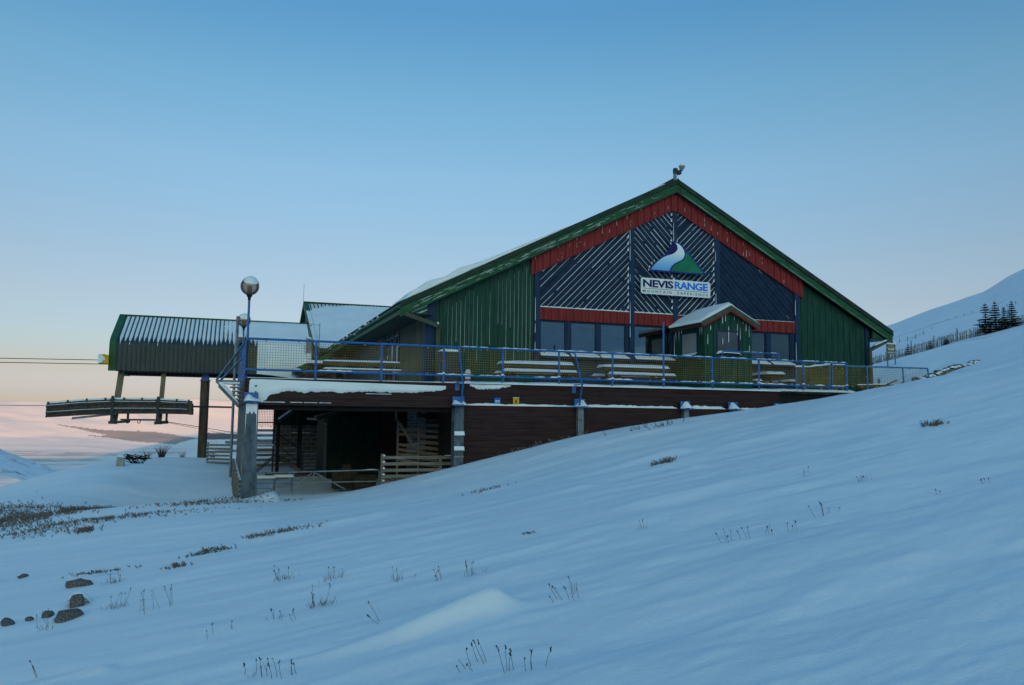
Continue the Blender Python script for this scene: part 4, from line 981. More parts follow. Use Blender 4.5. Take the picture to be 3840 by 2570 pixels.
# ------------------------------------------------------------------ globe lamps along the left edge
def make_lamp(loc, label):
    t = thing('globe_lamp', loc, label, 'lamp', 'globe lamps along the terrace edge')
    x, y, z = loc
    p = MB(); p.tube([(x,y,z),(x,y,z+2.30)], .034, 10); p.build('pole', M['rail'], t)
    p = MB(); p.lathe([(.04,2.28),(.045,2.36),(.075,2.40),(.085,2.44),(.10,2.455),(.10,2.47),(.02,2.475)], (x,y,z), 14); p.build('socket', M['dark'], t, smooth=True)
    g = MB(); n = 16; g.lathe([(.27*math.sin(math.pi*(k+.6)/(n+.6)), 2.70-.27*math.cos(math.pi*(k+.6)/(n+.6))) for k in range(n)]+[(.004,2.97)], (x,y,z), 26); gl = g.build('globe', M['smoke'], t, smooth=True)
    c = MB(); c.lathe([(.07,2.475),(.07,2.70),(.06,2.72)], (x,y,z), 14); c.build('lamp_core', mat('lamp_core', (.10,.075,.06), .5, .2, 4) if 'lamp_core' not in bpy.data.materials else bpy.data.materials['lamp_core'], gl)
    s = MB(); na = 30; nr = 9
    def fn(u, v):
        a = 2*math.pi*u
        lim = 62+20*math.cos(a+.9)+8*math.sin(3*a+.4)+5*math.sin(5*a)     # how far down the cap reaches
        th = R(lim)*v; rr = .275+.035*(1-v**2)+.012*math.cos(a)*(1-v)
        return (x+rr*math.sin(th)*math.cos(a), y+rr*math.sin(th)*math.sin(a), z+2.70+rr*math.cos(th))
    s.grid(fn, na, nr); s.build('snow_cap', M['snow'], gl, smooth=True)
    return t
lamp = make_lamp((.46,25.0,1.06), 'nearest and largest globe lamp, blue pole at the corner of the terrace railing')
for y, lb in ((35.4,'middle globe lamp of the three, partly hidden behind the nearest blue lamp pole'),(44.0,'farthest and smallest globe lamp, low behind the other two')):
    copy_tree(lamp, loc=(.48,y,1.16))['label'] = lb
tp = tag(MB().tube([(.2,36,-2.7),(.2,36,2.9)], .055, 8).tube([(.23,36.02,2.6),(.23,36.02,4.1)], .06, 8).build('steel_mast', M['steel']), 'tall plain galvanised mast standing just left of the globe lamps', 'mast')

# ------------------------------------------------------------------ external steel stair on the left side
st = thing('escape_stair', (0, 26, -.2), 'small steel escape stair caked with snow, jutting from the left side of the terrace', 'stair')
Y0_, Y1_ = 25.75, 26.55
for y in (Y0_, Y1_):
    for a, b in (((.43,y,2.22),(-.38,y,.97)), ((.36,y,1.70),(-.27,y,.96))): MB().tube([a,b], .022, 7).build('hand_rail', M['railgrey'] if y == Y0_ else M['dksteel'], st)
    for a, b in (((-.38,y,.95),(.30,y,.24)), ((-.30,y,.80),(.30,y,.17))): MB().tube([a,b], .022, 7).build('stringer', M['steel'], st)
    MB().tube([(-.38,y,.96),(.42,y,.965)], .02, 7).build('landing_rail', M['steel'], st)
pn = MB().add([(-.32,Y0_+.02,.93),(.28,Y0_+.02,.90),(.30,Y0_+.02,.32),(-.02,Y0_+.02,.66)],[(0,1,2,3)]); 
pn = MB().prism([(-.30,.92),(-.05,.87),(.30,.86),(.30,.93)], 'y', Y0_-.01, Y1_).build('landing_snow', M['snow'], st)
s = MB(); s.grid(lambda u, v: (-.30+.60*u, Y0_-.02-.03*math.sin(math.pi*u)*math.sin(math.pi*v), (.93-.62*u)-.05+v*(.02+.26*u*(1-u)*3.2*(1-.75*u))), 16, 7); s.build('plastered_snow', M['snow'], st, smooth=True)
for k in range(4):
    z = .78-.12*k; MB().box(.02+.06*k,.40,Y0_+.05,Y1_-.05,z-.02,z).build('tread', M['steel'], st)
    MB().box(.03+.06*k,.30,Y0_+.05,Y1_-.05,z+.002,z+.03).build('tread_snow', M['snow'], st)

# ------------------------------------------------------------------ picnic tables
def snow_slab(x0, x1, y0, y1, z, h, seed, name, parent, ov=.02):
    def fn(u, v):
        x = x0-ov+(x1-x0+2*ov)*u; y = y0-ov+(y1-y0+2*ov)*v
        e = min(min(u,1-u)*(x1-x0)/.09, min(v,1-v)*(y1-y0)/.07, 1); e = max(0,e)**.5
        n = .85+.35*float(vnoise(np.array(x*1.6+seed),np.array(y*2+seed),seed)); return (x, y, z+h*e*n-.004)
    s = MB(); s.grid(fn, 30, 10); return s.build(name, M['snow'], parent, smooth=True)
def make_table(h_top=.115, h_seat=.10, L_=2.7):
    t = thing('picnic_table', (0,0,0), '', 'picnic table', 'snow-covered picnic tables on the terrace')
    wd = M['brownwood']; hl = L_/2
    b = MB()
    for k in range(5): b.box(-hl,hl,-.38+k*.155,-.38+k*.155+.14,.72,.765)
    b.box(-hl+.03,hl-.03,-.36,-.335,.64,.715); tt = b.build('tabletop', wd, t)
    for x in (-hl+.32, 0, hl-.32): MB().box(x-.04,x+.04,-.33,.36,.63,.715).build('batten', wd, t)
    for s_ in (-1, 1):
        b = MB(); b.box(-hl,hl,s_*.73-.13,s_*.73-.005,.43,.47); b.box(-hl,hl,s_*.73+.005,s_*.73+.13,.43,.47); se = b.build('seat', wd, t)
        snow_slab(-hl,hl,s_*.73-.13,s_*.73+.13,.47,h_seat,5+s_,'snow',se)
    for x in (-hl+.40, hl-.40):
        for s_ in (-1, 1): b = MB(); b.beam((x,s_*.22,.66),(x,s_*.62,.0),.045,.10,up=(1,0,0)); b.build('leg', wd, t)
        b = MB(); b.box(x+.024,x+.068,-.85,.85,.345,.43); b.build('seat_bearer', wd, t)
    for s_ in (-1,1): b = MB(); b.beam((s_*(hl-.42),-.02,.38),(s_*.42,-.02,.66),.06,.075); b.build('brace', wd, t)
    snow_slab(-hl,hl,-.38,.385,.765,h_top,3,'snow',tt)
    return t
tab = make_table(); tab.location = (10.35,26.95,1.08); tab.rotation_euler = (0,0,R(-7)); tab['label'] = 'snow-covered picnic table left of centre on the terrace, in front of the wide green wall'
TB = [(14.30,26.95,-2,'thickly snowed picnic table just left of the porch, behind the tall railing post'),
      (4.45,28.95,-5,'picnic table with only thin snow and visible braces, nearest the left corner of the terrace'),
      (3.25,31.3,80,'picnic table seen end-on, half hidden behind the leftmost table'),
      (21.35,28.7,78,'picnic table tucked beside the right wall of the porch, seen end-on')]
for x, y, a, lb in TB:
    c = copy_tree(tab, loc=(x,y,1.08), rz=R(a)); c['label'] = lb
    if x == 4.45:
        for ch in c.children:
            ch.data = ch.data.copy() if ch.type == 'MESH' else ch.data
            for g in ch.children: g.scale = (1,1,1); g.location = (0,0,.47*.45 if ch.name.startswith('seat') else .765*.45); g.scale = (1,1,.55)
# litter bin, fire bucket
bn = thing('litter_bin', (7.57,28.6,1.05), 'tall dark litter bin with a snow-topped lid at the left corner of the lodge', 'bin')
MB().prism(rrect(7.22,7.92,28.3,28.9,.1), 'z', 1.05, 2.24).build('body', M['binplastic'], bn)
MB().prism(rrect(7.17,7.97,28.25,28.95,.12), 'z', 2.241, 2.31).build('lid', M['binplastic'], bn)
s = MB(); s.grid(lambda u, v: (7.20+.73*u, 28.27+.66*v, 2.312+.11*min(1,u*6,(1-u)*6)**.5*min(1,v*6,(1-v)*6)**.5), 16, 14); s.build('snow', M['snow'], bn, smooth=True)
bk_ = thing('striped_bucket', (7.38,25.38,1.1), 'little red and white banded post capped with snow, on the terrace edge', 'marker post')
b = MB()
for k, (z0, z1) in enumerate(((1.05,1.13),(1.13,1.2),(1.2,1.29),(1.29,1.37))):
    b.k = k % 2; b.lathe([(.09,z0),(.092,z1)], (7.38,25.38,0), 14)
b.build('body', [M['signwhite'], mat('faded_red', (.5,.12,.07), .6, .2, 3)], bk_)
s = MB(); s.lathe([(.105,1.372),(.10,1.40),(.085,1.47),(.05,1.50),(.003,1.51)], (7.38,25.38,0), 12); s.build('snow', M['snow'], bk_, smooth=True)

# ------------------------------------------------------------------ small wall signs
sg = tag(MB().box(8.17,8.38,24.955,24.975,.335,.595).build('blue_wall_sign', M['bluesign']), 'small blue plate lettered WOV on the maroon terrace wall', 'sign')
text('WOV', 8.19, 8.36, .42, .52, 24.95, M['signwhite'], sg, bold=.03)
sg = tag(MB().box(8.82,9.03,24.955,24.975,.36,.60).build('yellow_wall_sign', M['ylw']), 'small yellow warning plate with dark marks on the maroon terrace wall', 'sign')
mk = MB(); mk.box(8.90,8.95,24.951,24.954,.47,.52); mk.box(8.88,8.97,24.951,24.954,.45,.465); mk.box(8.89,8.96,24.951,24.954,.40,.415); mk.box(8.85,8.87,24.951,24.954,.56,.575); mk.box(8.98,9.0,24.951,24.954,.56,.575); mk.build('markings', M['dark'], sg)
s = MB(); s.box(8.82,9.03,24.93,24.975,.601,.615); s.build('snow', M['snow'], sg)
# ------------------------------------------------------------------ cable station on the left
SY = 53.0; SX0, SX1 = -6.79, 4.86; SB, SK, SRZ, SRY = 2.44, 4.25, 6.15, 56.85
stn = thing('cable_station', (-1, SY, 2.44), 'long raised cable station with dark green ribbed cladding and snow-filled roof ribs', 'cable station')
def sprof(t):
    """front profile from the ridge (t=0) to the lower edge (t=1) -> (y, z)"""
    pts = [(SRY,SRZ),(53.45,4.42),(53.10,4.18),(SY,3.95),(SY,SB)]
    ds = [math.dist(pts[i],pts[i+1]) for i in range(4)]; L_ = sum(ds); a = t*L_
    for i in range(4):
        if a <= ds[i] or i == 3: f = min(1,a/ds[i]); return (pts[i][0]+(pts[i+1][0]-pts[i][0])*f, pts[i][1]+(pts[i+1][1]-pts[i][1])*f)
        a -= ds[i]
prof = [(SRY,SRZ),(53.45,4.42),(53.10,4.18),(SY,3.95),(SY,SB),(SY+.08,SB),(SY+.08,3.95),(53.17,4.14),(53.50,4.36),(SRY,SRZ-.08)]
b = MB()
n_ = len(prof)
b.prism(prof, 'x', SX0, SX1)
ribs = MB(); x = SX0+.40; xs = []
while x < SX1-.1:
    xs.append(x)
    P = [sprof(t) for t in np.linspace(0,1,22)]
    for (ya,za),(yb,zb) in zip(P[:-1],P[1:]):
        # outward normal of the profile in the yz plane
        d = Vector((0,yb-ya,zb-za)).normalized(); nn = Vector((0,-abs(d.z),abs(d.y))) if True else None
        q = [Vector((x+dx,yy,zz))+nn*h for dx,h in ((-.05,-.005),(-.025,.045),(.025,.045),(.05,-.005)) for yy,zz in ((ya,za),(yb,zb))]
        ribs.add(q, [(0,1,3,2),(2,3,5,4),(4,5,7,6)])
    x += .258
b.build('roof_cladding', M['cladd'], stn); ribs.build('ribs', M['cladd'], stn)
bk2 = MB(); bk2.prism([(SRY,SRZ),(60.3,4.42),(60.6,4.1),(60.7,SB),(60.62,SB),(60.5,4.1),(60.2,4.36),(SRY,SRZ-.08)], 'x', SX0, SX1); bk2.build('back_cladding', M['cladd'], stn)
MB().box(SX0+.3,SX1,SY+.1,60.6,SB+.02,SB+.10).build('underside', M['dark'], stn)
b = MB(); x = SX0+.4
while x < SX1: b.box(x,x+.13,SY+.02,SY+.07,SB-.05,SB+.03); b.box(x,x+.13,56.2,56.25,SB-.13,SB+.01); x += .258
b.box(SX0+.5,SX1,56.0,56.2,SB-.08,SB+.02)
b.build('lower_edge', M['dark'], stn)
MB().box(SX0-.02,SX1,SRY-.12,SRY+.12,SRZ+.005,SRZ+.075).build('ridge_cap', M['bargreen'], stn)
tp_ = MB()
for off in (0,): tp_.prism([(SRY,SRZ+.09),(53.40,4.50),(53.0,4.22),(SY-.09,3.96),(SY-.09,SB-.03),(SY+.25,SB-.03),(SY+.25,3.9),(53.6,4.3),(SRY,SRZ-.3)], 'x', SX0-.03, SX0+.36)
tp_.prism([(SRY,SRZ+.09),(60.3,4.50),(60.78,3.96),(60.78,SB-.03),(60.5,SB-.03),(60.5,3.9),(60.1,4.3),(SRY,SRZ-.3)], 'x', SX0-.03, SX0+.36)
tp_.build('end_trim', mat('fresh_green_trim', (.028,.10,.045), .45, .2, 2), stn)
MB().prism([(SRY,SRZ-.1),(53.6,4.2),(SY+.1,3.9),(SY+.1,SB),(60.6,SB),(60.6,3.9),(60.1,4.2)], 'x', SX1-.06, SX1-.01).build('end_wall', M['cladd'], stn)
MB().prism([(SRY,SRZ-.1),(53.6,4.2),(SY+.1,3.9),(SY+.1,SB),(60.6,SB),(60.6,3.9),(60.1,4.2)], 'x', SX0+.4, SX0+.46).build('end_wall', M['dark'], stn)
# snow lying between the ribs: full cover to the right, running out in points down the wall
sn = MB(); rnd = random.Random(31)
edges = [SX0+.36]+xs+[SX1]
for i in range(len(edges)-1):
    xa, xb = edges[i]+.026, edges[i+1]-.026; u = ((xa+xb)/2-SX0)/(SX1-SX0)
    tl_ = 0.735+rnd.uniform(-.03,.04)-.10*u            # where it runs out (fraction of the profile)
    if u > .73: tl_ = 1.0
    hh = np.interp(u,[0,.25,.5,.6,.72,1],[.012,.018,.034,.05,.075,.09])
    ts = np.linspace(.012, tl_, 26); vs = []; fs = []
    for k, t in enumerate(ts):
        y, z = sprof(t); y2, z2 = sprof(min(1,t+.01)); d = Vector((0,y2-y,z2-z)).normalized() if t < .99 else Vector((0,0,-1)); nn = Vector((0,-abs(d.z),abs(d.y)))
        w_ = 1 if u > .73 else min(1, (tl_-t)/.16+.03)
        h = hh*(1 if t > .05 else .35+t*13)*(.85+.3*rnd.random())
        if u <= .73 and t > .52: h *= .6
        full = u > .55 and t < np.interp(u,[.55,.73],[.35,.62]) or u > .73
        xa2, xb2 = (xa-.03, xb+.03) if full else (xa, xb)
        xm = (xa2+xb2)/2; hw = (xb2-xa2)/2*w_
        for dx in (-hw, -hw*.6, hw*.6, hw):
            hq = h if abs(dx) < hw*.9 or full else .004
            p = Vector((xm+dx,y,z))+nn*hq; vs.append(p)
        if k:
            o = 4*(k-1)
            for j in range(3): fs.append((o+j,o+j+1,o+j+5,o+j+4))
    sn.add(vs, fs)
sn.build('roof_snow', M['snow'], stn, smooth=True)
s = MB(); s.grid(lambda u, v: (1.75+3.12*u, SY-.10-.55*math.sin(math.pi*min(1,v*.75))*min(1,u*5), 4.35-(4.35-SB+.35*u)*v), 26, 14); s.build('drift_on_wall', M['snow'], stn, smooth=True)
for xp, nm in ((-1.42,'support_column'),):
    b = MB(); b.tube([(xp,54,-3.2),(xp,54,1.95)], .27, 18); col_ = b.build(nm, M['rust'], stn, smooth=False)
    b = MB(); b.tube([(xp,54,1.95),(xp,54,2.0)], .33, 14); b.prism([(xp-.27,2.0),(xp+.27,2.0),(xp+.12,2.5),(xp-.12,2.5)], 'y', 53.75, 54.25); b.build('column_head', M['rail'], col_)
for xa, xb, w_ in ((-6.15,-6.32,.34),(-3.80,-3.86,.26)):
    b = MB(); b.beam((xa,53.6,2.5),(xb,52.7,-.72),w_,.2,up=(0,1,0)); b.build('hanger_leg', mat('olive_column', (.17,.15,.10), .6, .25, 3, stretch=(1,1,.3)) if 'olive_column' not in bpy.data.materials else bpy.data.materials['olive_column'], stn)  # olive-brown tone with noise drawn out along the legs
b = MB(); b.prism([(-7.32,2.80),(-6.78,2.80),(-6.78,3.30),(-7.02,3.36),(-7.32,3.32)], 'y', 52.6, 53.2); yg = tag(b.build('cable_guide', M['ylw']), 'yellow cable guide box plastered with snow at the left end of the cable station', 'cable guide')
s = MB(); s.grid(lambda u, v: (-7.34+.40*u*(1-.55*abs(2*v-1)), 52.59-.05*math.sin(math.pi*u), 2.82+.52*v), 8, 8); s.build('snow', M['snow'], yg, smooth=True)
# hanging cable track
TY = 52.0
trk = thing('cable_track', (-5.8, TY, .2), 'curved brown steel cable track with snowy flanges hanging beneath the cable station', 'cable track')
tz = lambda x: float(np.interp(x,[-9.75,-8,-6.3,-4,-2.2],[.40,.60,.71,.73,.66]))
tb_ = lambda x: float(np.interp(x,[-9.75,-8,-6.3,-4,-2.2],[-.40,-.26,-.15,-.11,-.13]))
def band(x0, x1, lo, hi, ya, yb, n=26):
    m_ = MB()
    for k in range(n):
        a = x0+(x1-x0)*k/n; c = x0+(x1-x0)*(k+1)/n
        P = [(a,lo(a)),(c,lo(c)),(c,hi(c)),(a,hi(a))]; m_.prism(P, 'y', ya, yb)
    return m_
g = lambda f: (lambda x: tb_(x)+(tz(x)-tb_(x))*f)
band(-9.75,-2.2,g(.02),g(.98),TY,TY+.5).build('girder', mat('brown_steel_web', (.085,.060,.052), .6, .35, 3), trk)
for f0, f1 in ((.0,.07),(.27,.37),(.70,.84)):
    fl_ = band(-9.75,-2.2,g(f0),g(f1),TY-.10,TY-.002).build('flange', M['dksteel'], trk)
band(-9.75,-2.3,g(.845),g(.875),TY-.11,TY-.01).build('flange_snow', M['snow'], trk); band(-9.7,-2.3,g(.375),g(.40),TY-.11,TY-.01).build('flange_snow', M['snow'], trk)
band(-9.75,-2.2,g(.985),g(1.10),TY+.0,TY+.5).build('top_snow', M['snow'], trk)
for x in (-9.7,-8.72,-7.75,-6.78,-5.8,-4.85,-3.9,-2.95,-2.28): MB().box(x,x+.09,TY-.07,TY-.004,g(.06)(x),g(1.12)(x)).build('stiffener', M['dksteel'], trk)
for x in (-6.35,-3.92):
    b = MB(); b.box(x-.07,x+.07,TY-.16,TY-.11,-.70,.90); b.box(x-.11,x+.11,TY-.17,TY-.10,.45,.75); b.box(x-.15,x+.15,TY-.18,TY+.5,-.72,-.56); b.build('clamp_frame', M['dksteel'], trk)
    MB().box(x+.75 if x < -5 else x+.42, x+.87 if x < -5 else x+.54, TY+.3,TY+.42,-.70,-.1).build('clamp_frame', M['dksteel'], trk)
MB().beam((-6.5,TY-.1,-.66),(-5.4,TY+.2,-.58),.16,.14).build('clamp_shoe', M['dksteel'], trk)
MB().beam((-4.05,TY-.1,-.66),(-3.35,TY+.2,-.60),.16,.18).build('clamp_shoe', M['dksteel'], trk)
b = MB(); b.box(-5.9,-3.9,TY+.0,TY+.1,-.53,-.43); b.tube([(-4.95,TY+.05,-.53),(-4.99,TY+.05,-.62),(-4.93,TY+.05,-.69),(-4.85,TY+.05,-.66),(-4.83,TY+.05,-.53)], .025, 6); b.build('crossbar', M['dksteel'], trk)
MB().box(-2.2,-2.05,TY-.12,TY+.5,-.14,.68).build('end_plate', M['rust'], trk)
b = MB(); b.box(-2.05,-1.98,TY,TY+.5,-.16,.52); b.box(-2.2,-1.96,TY+.02,TY+.45,-.16,.2); b.build('end_box', M['dksteel'], trk)
b = MB(); b.add([(-8.45,TY+.1,-.50),(-6.2,TY+.1,-.20),(-6.2,TY+.1,-.10),(-8.42,TY+.1,-.36),(-8.45,TY+.5,-.50),(-6.2,TY+.5,-.20),(-6.2,TY+.5,-.10),(-8.42,TY+.5,-.36)],[(0,1,2,3),(7,6,5,4),(0,4,5,1),(2,6,7,3),(3,7,4,0),(1,5,6,2)]); b.build('lower_plate', M['steel'], trk)
tag(MB().tube([(-1.98,TY+.3,.34),(.2,53.2,.34)], .055, 8).build('steel_tube', M['dksteel']), 'dark horizontal steel tube joining the cable track to the terrace', 'tube')
def cable(pts, r_, label): return tag(MB().tube(pts, r_, 5).build('steel_cable', M['dksteel']), label, 'cable', 'cables of the lift')
cable([(-70,53.0,2.35),(-40,53.0,2.55),(-7.2,53.0,3.02)], .022, 'upper of the two thin steel cables leaving the cable station to the left')
cable([(-70,52.9,2.15),(-40,52.9,2.33),(-6.8,52.9,2.78)], .022, 'lower of the two thin steel cables leaving the cable station to the left')
cable([(-70,TY+.2,.05),(-40,TY+.2,.12),(-9.7,TY+.2,.28)], .016, 'single thin cable running left from the hanging cable track')
cable([(-3.4,TY,-.58),(-1.4,54.,-.95),(2.0,58,-1.6)], .018, 'thin cable sagging right from the foot of the cable track')
cable([(-3.4,TY+.1,-.62),(-1.4,54.2,-1.08),(2.0,58.3,-1.85)], .012, 'thinnest cable sagging right just below its neighbour under the cable track')

# ------------------------------------------------------------------ snowy gable building behind, with its low wing
gbd = thing('rear_building', (8, 57, -2.7), 'rear building with a big smooth snow-covered roof, between cable station and lodge', 'building')
GX0, GX1, GRY, GRZ, GEY, GEZ = 5.4, 15.5, 66.0, 8.85, 56.2, 4.47
for ya, za, yb, zb in ((GRY,GRZ,GEY,GEZ),(GRY,GRZ,75.8,GEZ)):
    MB().prism([(ya,za),(yb,zb),(yb,zb-.25),(ya,za-.25)], 'x', GX0, GX1).build('roof', M['cladd'], gbd)
s = MB()
def gs(u, v):
    x = GX0+.34+(GX1-GX0-.34)*u; y = GRY-.25+(GEY-.1-GRY+.25)*v
    return (x, y, GRZ-.447*(GRY-y)+.05+.07*min(1,u*2.0)+.02*float(fbm(np.array(x),np.array(y*.5),3,6)))
s.grid(gs, 30, 30); s.build('roof_snow', M['snow'], gbd, smooth=True)
b = MB(); x = GX0+.42; rnd = random.Random(4)
while x < GX0+6.5:
    l = max(.12, 2.6*math.exp(-(x-GX0)/1.0)+.35*math.exp(-(x-GX0)/5))*rnd.uniform(.7,1.2)
    b.beam((x,GRY-.2,GRZ+.03),(x,GRY-.2-l,GRZ+.03-.447*l),.05,.10+.13*min(1,(x-GX0)/5)); x += .30
b.build('ribs', M['dkgreen'], gbd)
MB().box(GX0-.03,GX1,GRY-.14,GRY+.14,GRZ+.01,GRZ+.12).build('ridge_cap', M['bargreen'], gbd)
b = MB(); b.prism([(GRY,GRZ+.1),(GEY-.1,GEZ+.06),(GEY-.1,GEZ-.26),(GRY,GRZ-.26)], 'x', GX0-.05, GX0+.30); b.prism([(GRY,GRZ+.1),(75.9,GEZ+.06),(75.9,GEZ-.26),(GRY,GRZ-.26)], 'x', GX0-.05, GX0+.30); vg = b.build('verge_trim', M['bargreen'], gbd)
s = MB(); s.grid(lambda u, v: (GX0+.0+.30*u, GRY-2.2-(GRY-GEY-2.2)*v, GRZ-.447*(2.2+(GRY-GEY-2.2)*v)+.10+.05*float(vnoise(np.array(u*2),np.array(v*30),3))), 5, 40); s.build('verge_snow', M['snow'], vg)
MB().prism([(57,-2.8),(75,-2.8),(75,4.5),(GRY,GRZ-.28),(57,4.6)], 'x', GX0+.25, GX0+.45).build('gable_wall', M['green'], gbd)
MB().box(GX0+.45,GX1,57,57.2,-2.8,4.6).build('wall', M['block'], gbd)
MB().tube([(5.35,65.9,8.9),(5.35,65.9,10.4)], .014, 5).build('aerial', M['dksteel'], gbd)
# wing roof running on below the lodge eave
wg = thing('lean_to_wing', (5, 50.8, -2.7), 'low lean-to wing with thick dark green verge continuing the lodge roof down left', 'lean-to')
b = MB(); b.prism([(3.70,2.72),(5.96,3.88),(5.96,3.50),(4.2,2.60),(3.70,2.42)], 'y', 50.5, 52.9); b.build('roof', M['bargreen'], wg)
MB().box(4.0,5.95,50.62,52.8,.95,2.6).build('wall', M['cladd'], wg)
s = MB(); s.grid(lambda u, v: (4.5+1.4*u, 50.6+2.2*v, 2.76+.51*(4.5+1.4*u-3.7)+.10*math.sin(math.pi*u)), 8, 6); s.build('snow', M['snow'], wg, smooth=True)
b = MB(); b.tube([(5.15,50.7,3.3),(5.15,50.7,5.60)], .022, 6); b.tube([(5.15,50.7,5.45),(4.62,50.7,5.52),(4.50,50.7,5.50)], .014, 5); an = tag(b.build('anemometer_mast', M['steel']), 'thin grey weather mast with a wind vane arm, in front of the rear snowy roof', 'weather mast')
b = MB(); b.prism([(4.32,5.66),(4.42,5.60),(4.50,5.48),(4.42,5.50)], 'y', 50.69, 50.71); b.lathe([(.03,-.03),(.04,0),(.03,.03)], (4.52,50.7,5.38), 8); b.lathe([(.03,-.03),(.04,0),(.03,.03)], (4.62,50.7,5.42), 8); b.build('vane', M['dark'], an)
al = tag(MB().box(4.52,4.82,52.3,52.6,3.85,4.75).build('light_box', M['steel']), 'grey area light box on the right end of the cable station', 'light')
MB().prism([(4.45,4.78),(4.85,4.72),(4.85,4.78),(4.5,4.95)], 'y', 52.25, 52.6).build('snow', M['snow'], al)
MB().box(4.58,4.80,52.2,52.29,3.50,3.82).build('lens', M['signwhite'], al)

# ------------------------------------------------------------------ things under the terrace
shed = thing('shed', (4.8, 33, -2.65), 'dark green boarded store with a lean-to roof under the terrace', 'shed')
mb = MB(); vboards(mb, 3.80, 5.92, lambda x: -2.7, lambda x: -.10, 33, w=.15, seed=7); mb.box(3.80,5.92,33.04,37,-2.7,-.1); mb.build('wall', M['shadegreen'], shed)
b = MB(); b.box(3.74,3.79,33.0,33.08,-2.7,-.15); b.box(3.74,3.79,33.62,33.70,-2.7,-.15); b.box(3.74,3.79,33.08,33.62,-.45,-.37); b.build('door_frame', M['olive'], shed)
b = MB(); b.box(3.755,3.785,33.1,33.6,-2.7,-1.25); dr_ = b.build('door', M['dkgreen'], shed); MB().box(3.755,3.77,33.1,33.6,-1.24,-.47).build('pane', mat('mirror_pane', (.3,.3,.3), .05, .1, 1, metal=1.), dr_)
b = MB(); b.prism([(3.33,-.17),(4.45,.18),(6.4,.20),(6.4,.12),(4.45,.09),(3.33,-.27)], 'y', 32.8, 37); rfs = b.build('roof', M['dkgreen'], shed)
s = MB(); s.grid(lambda u, v: (3.30+1.3*u, 32.78+.8*v, -.165+.31*(1.3*u)+.10*(1-u)*math.sin(math.pi*(.15+.85*v))), 10, 6); s.build('snow', M['snow'], rfs, smooth=True)
tag(MB().box(5.94,7.0,32.9,33.1,-2.7,.68).build('boarded_wall', M['maroon']), 'dark maroon boarded wall behind the slatted screen under the terrace', 'wall')
bw = tag(MB().box(2.3,8.0,44,44.3,-2.8,-.62).build('block_wall', M['block']), 'damp block wall far back under the terrace behind the steel steps', 'wall')
MB().box(2.3,8.0,43.95,44.05,-.615,.70).build('green_cladding', M['shadegreen'], bw)
MB().box(3.2,4.15,43.93,43.99,-1.02,-.99).build('pipe', M['signwhite'], bw)
ss = thing('steel_steps', (2, 36, -2.7), 'dark steel steps with mesh sides rising under the terrace', 'steps')
MB().box(2.0,2.14,35.95,36.09,-2.9,.72).build('post', M['dark'], ss)
for y in (36.1,36.9):
    MB().beam((2.05,y,-.86),(3.14,y,-1.66),.05,.06).build('hand_rail', M['dksteel'], ss)
    MB().beam((2.0,y,-1.80),(3.12,y,-2.52),.05,.17).build('stringer', M['wood'] if y < 36.5 else M['dksteel'], ss)
    MB().beam((2.1,y,-1.35),(3.1,y,-2.2),.03,.03).build('mid_rail', M['dksteel'], ss)
    for x in (3.0,3.14): MB().box(x-.02,x+.02,y-.02,y+.02,-2.7,-1.62).build('baluster', M['dksteel'], ss)
for k in range(5): MB().box(2.2+.19*k,2.42+.19*k,36.15,36.85,-1.93-.13*k,-1.89-.13*k).build('tread', M['dksteel'], ss)
for x in (1.15,1.85): MB().box(x,x+.07,36,36.07,-2.8,.7).build('post', M['dksteel'], ss)
for k in range(4):
    z = -.74-.21*k; t_ = MB().box(1.17,1.92,35.98+.12*(3-k),36.24+.12*(3-k),z-.05,z).build('tread', M['steel'], ss); MB().box(1.18,1.91,35.99+.12*(3-k),36.22+.12*(3-k),z+.001,z+.05).build('snow', M['snow'], t_)
MB().tube([(1.15,36.0,-.40),(2.0,36.0,-.40)], .03, 6).build('hand_rail', M['dksteel'], ss)
MB().beam((1.1,36.3,-2.55),(1.9,36.3,-1.85),.06,.05).beam((1.1,36.3,-2.65),(1.9,36.3,-1.95),.06,.05).build('brace', M['dksteel'], ss)
b = MB(); b.beam((2.06,36,-.34),(2.95,36,.34),.18,.16); up_ = b.build('upper_stringer', M['dksteel'], ss)
s = MB(); s.beam((2.04,35.98,-.24),(2.92,35.98,.42),.20,.07); s.build('snow', M['snow'], up_)
mo = mesh_panel(1.0,1.0,.06).build('mesh_panel', [M['dksteel'], M['dksteel']], ss, origin=(0,0,0), fix=False); mo.location = Vector((2.12,36.05,-2.2))-ss.location
mo = mesh_panel(.75,1.05,.07,.005).build('mesh_panel', [M['dksteel'], M['dksteel']], ss, origin=(0,0,0), fix=False); mo.location = Vector((1.2,36.0,-.55))-ss.location
# slatted timber screen
scr = thing('slatted_screen', (6.5, 28, -2.6), 'tall grey timber slatted screen beside the second terrace column', 'screen')
for x in (5.59,6.33,7.50): MB().box(x,x+.06,27.9,27.97,-2.6,-.2).build('post', M['wood'], scr)
rnd = random.Random(9)
for a, c in ((-.36,-.39),(-.54,-.61),(-.73,-.82),(-.94,-1.04),(-1.13,-1.25),(-1.31,-1.45),(-1.50,-1.66),(-1.7,-1.86)): MB().beam((6.36,28,a),(7.6,28.05,c),.03,.112).build('slat', M['wood'], scr)
for a, c in ((-.50,-.54),(-.68,-.71),(-1.02,-1.12),(-1.2,-1.29),(-1.36,-1.43),(-1.56,-1.66)): MB().beam((5.62,28,a),(6.34,28,c),.03,.095).build('slat', M['wood'], scr)
MB().beam((5.66,27.86,-.29),(6.18,27.86,-1.10),.03,.09).build('brace', M['wood'], scr)
for x in (5.54,6.22): MB().box(x,x+.05,28.02,28.06,-.2,.36).build('post', M['wood'], scr)
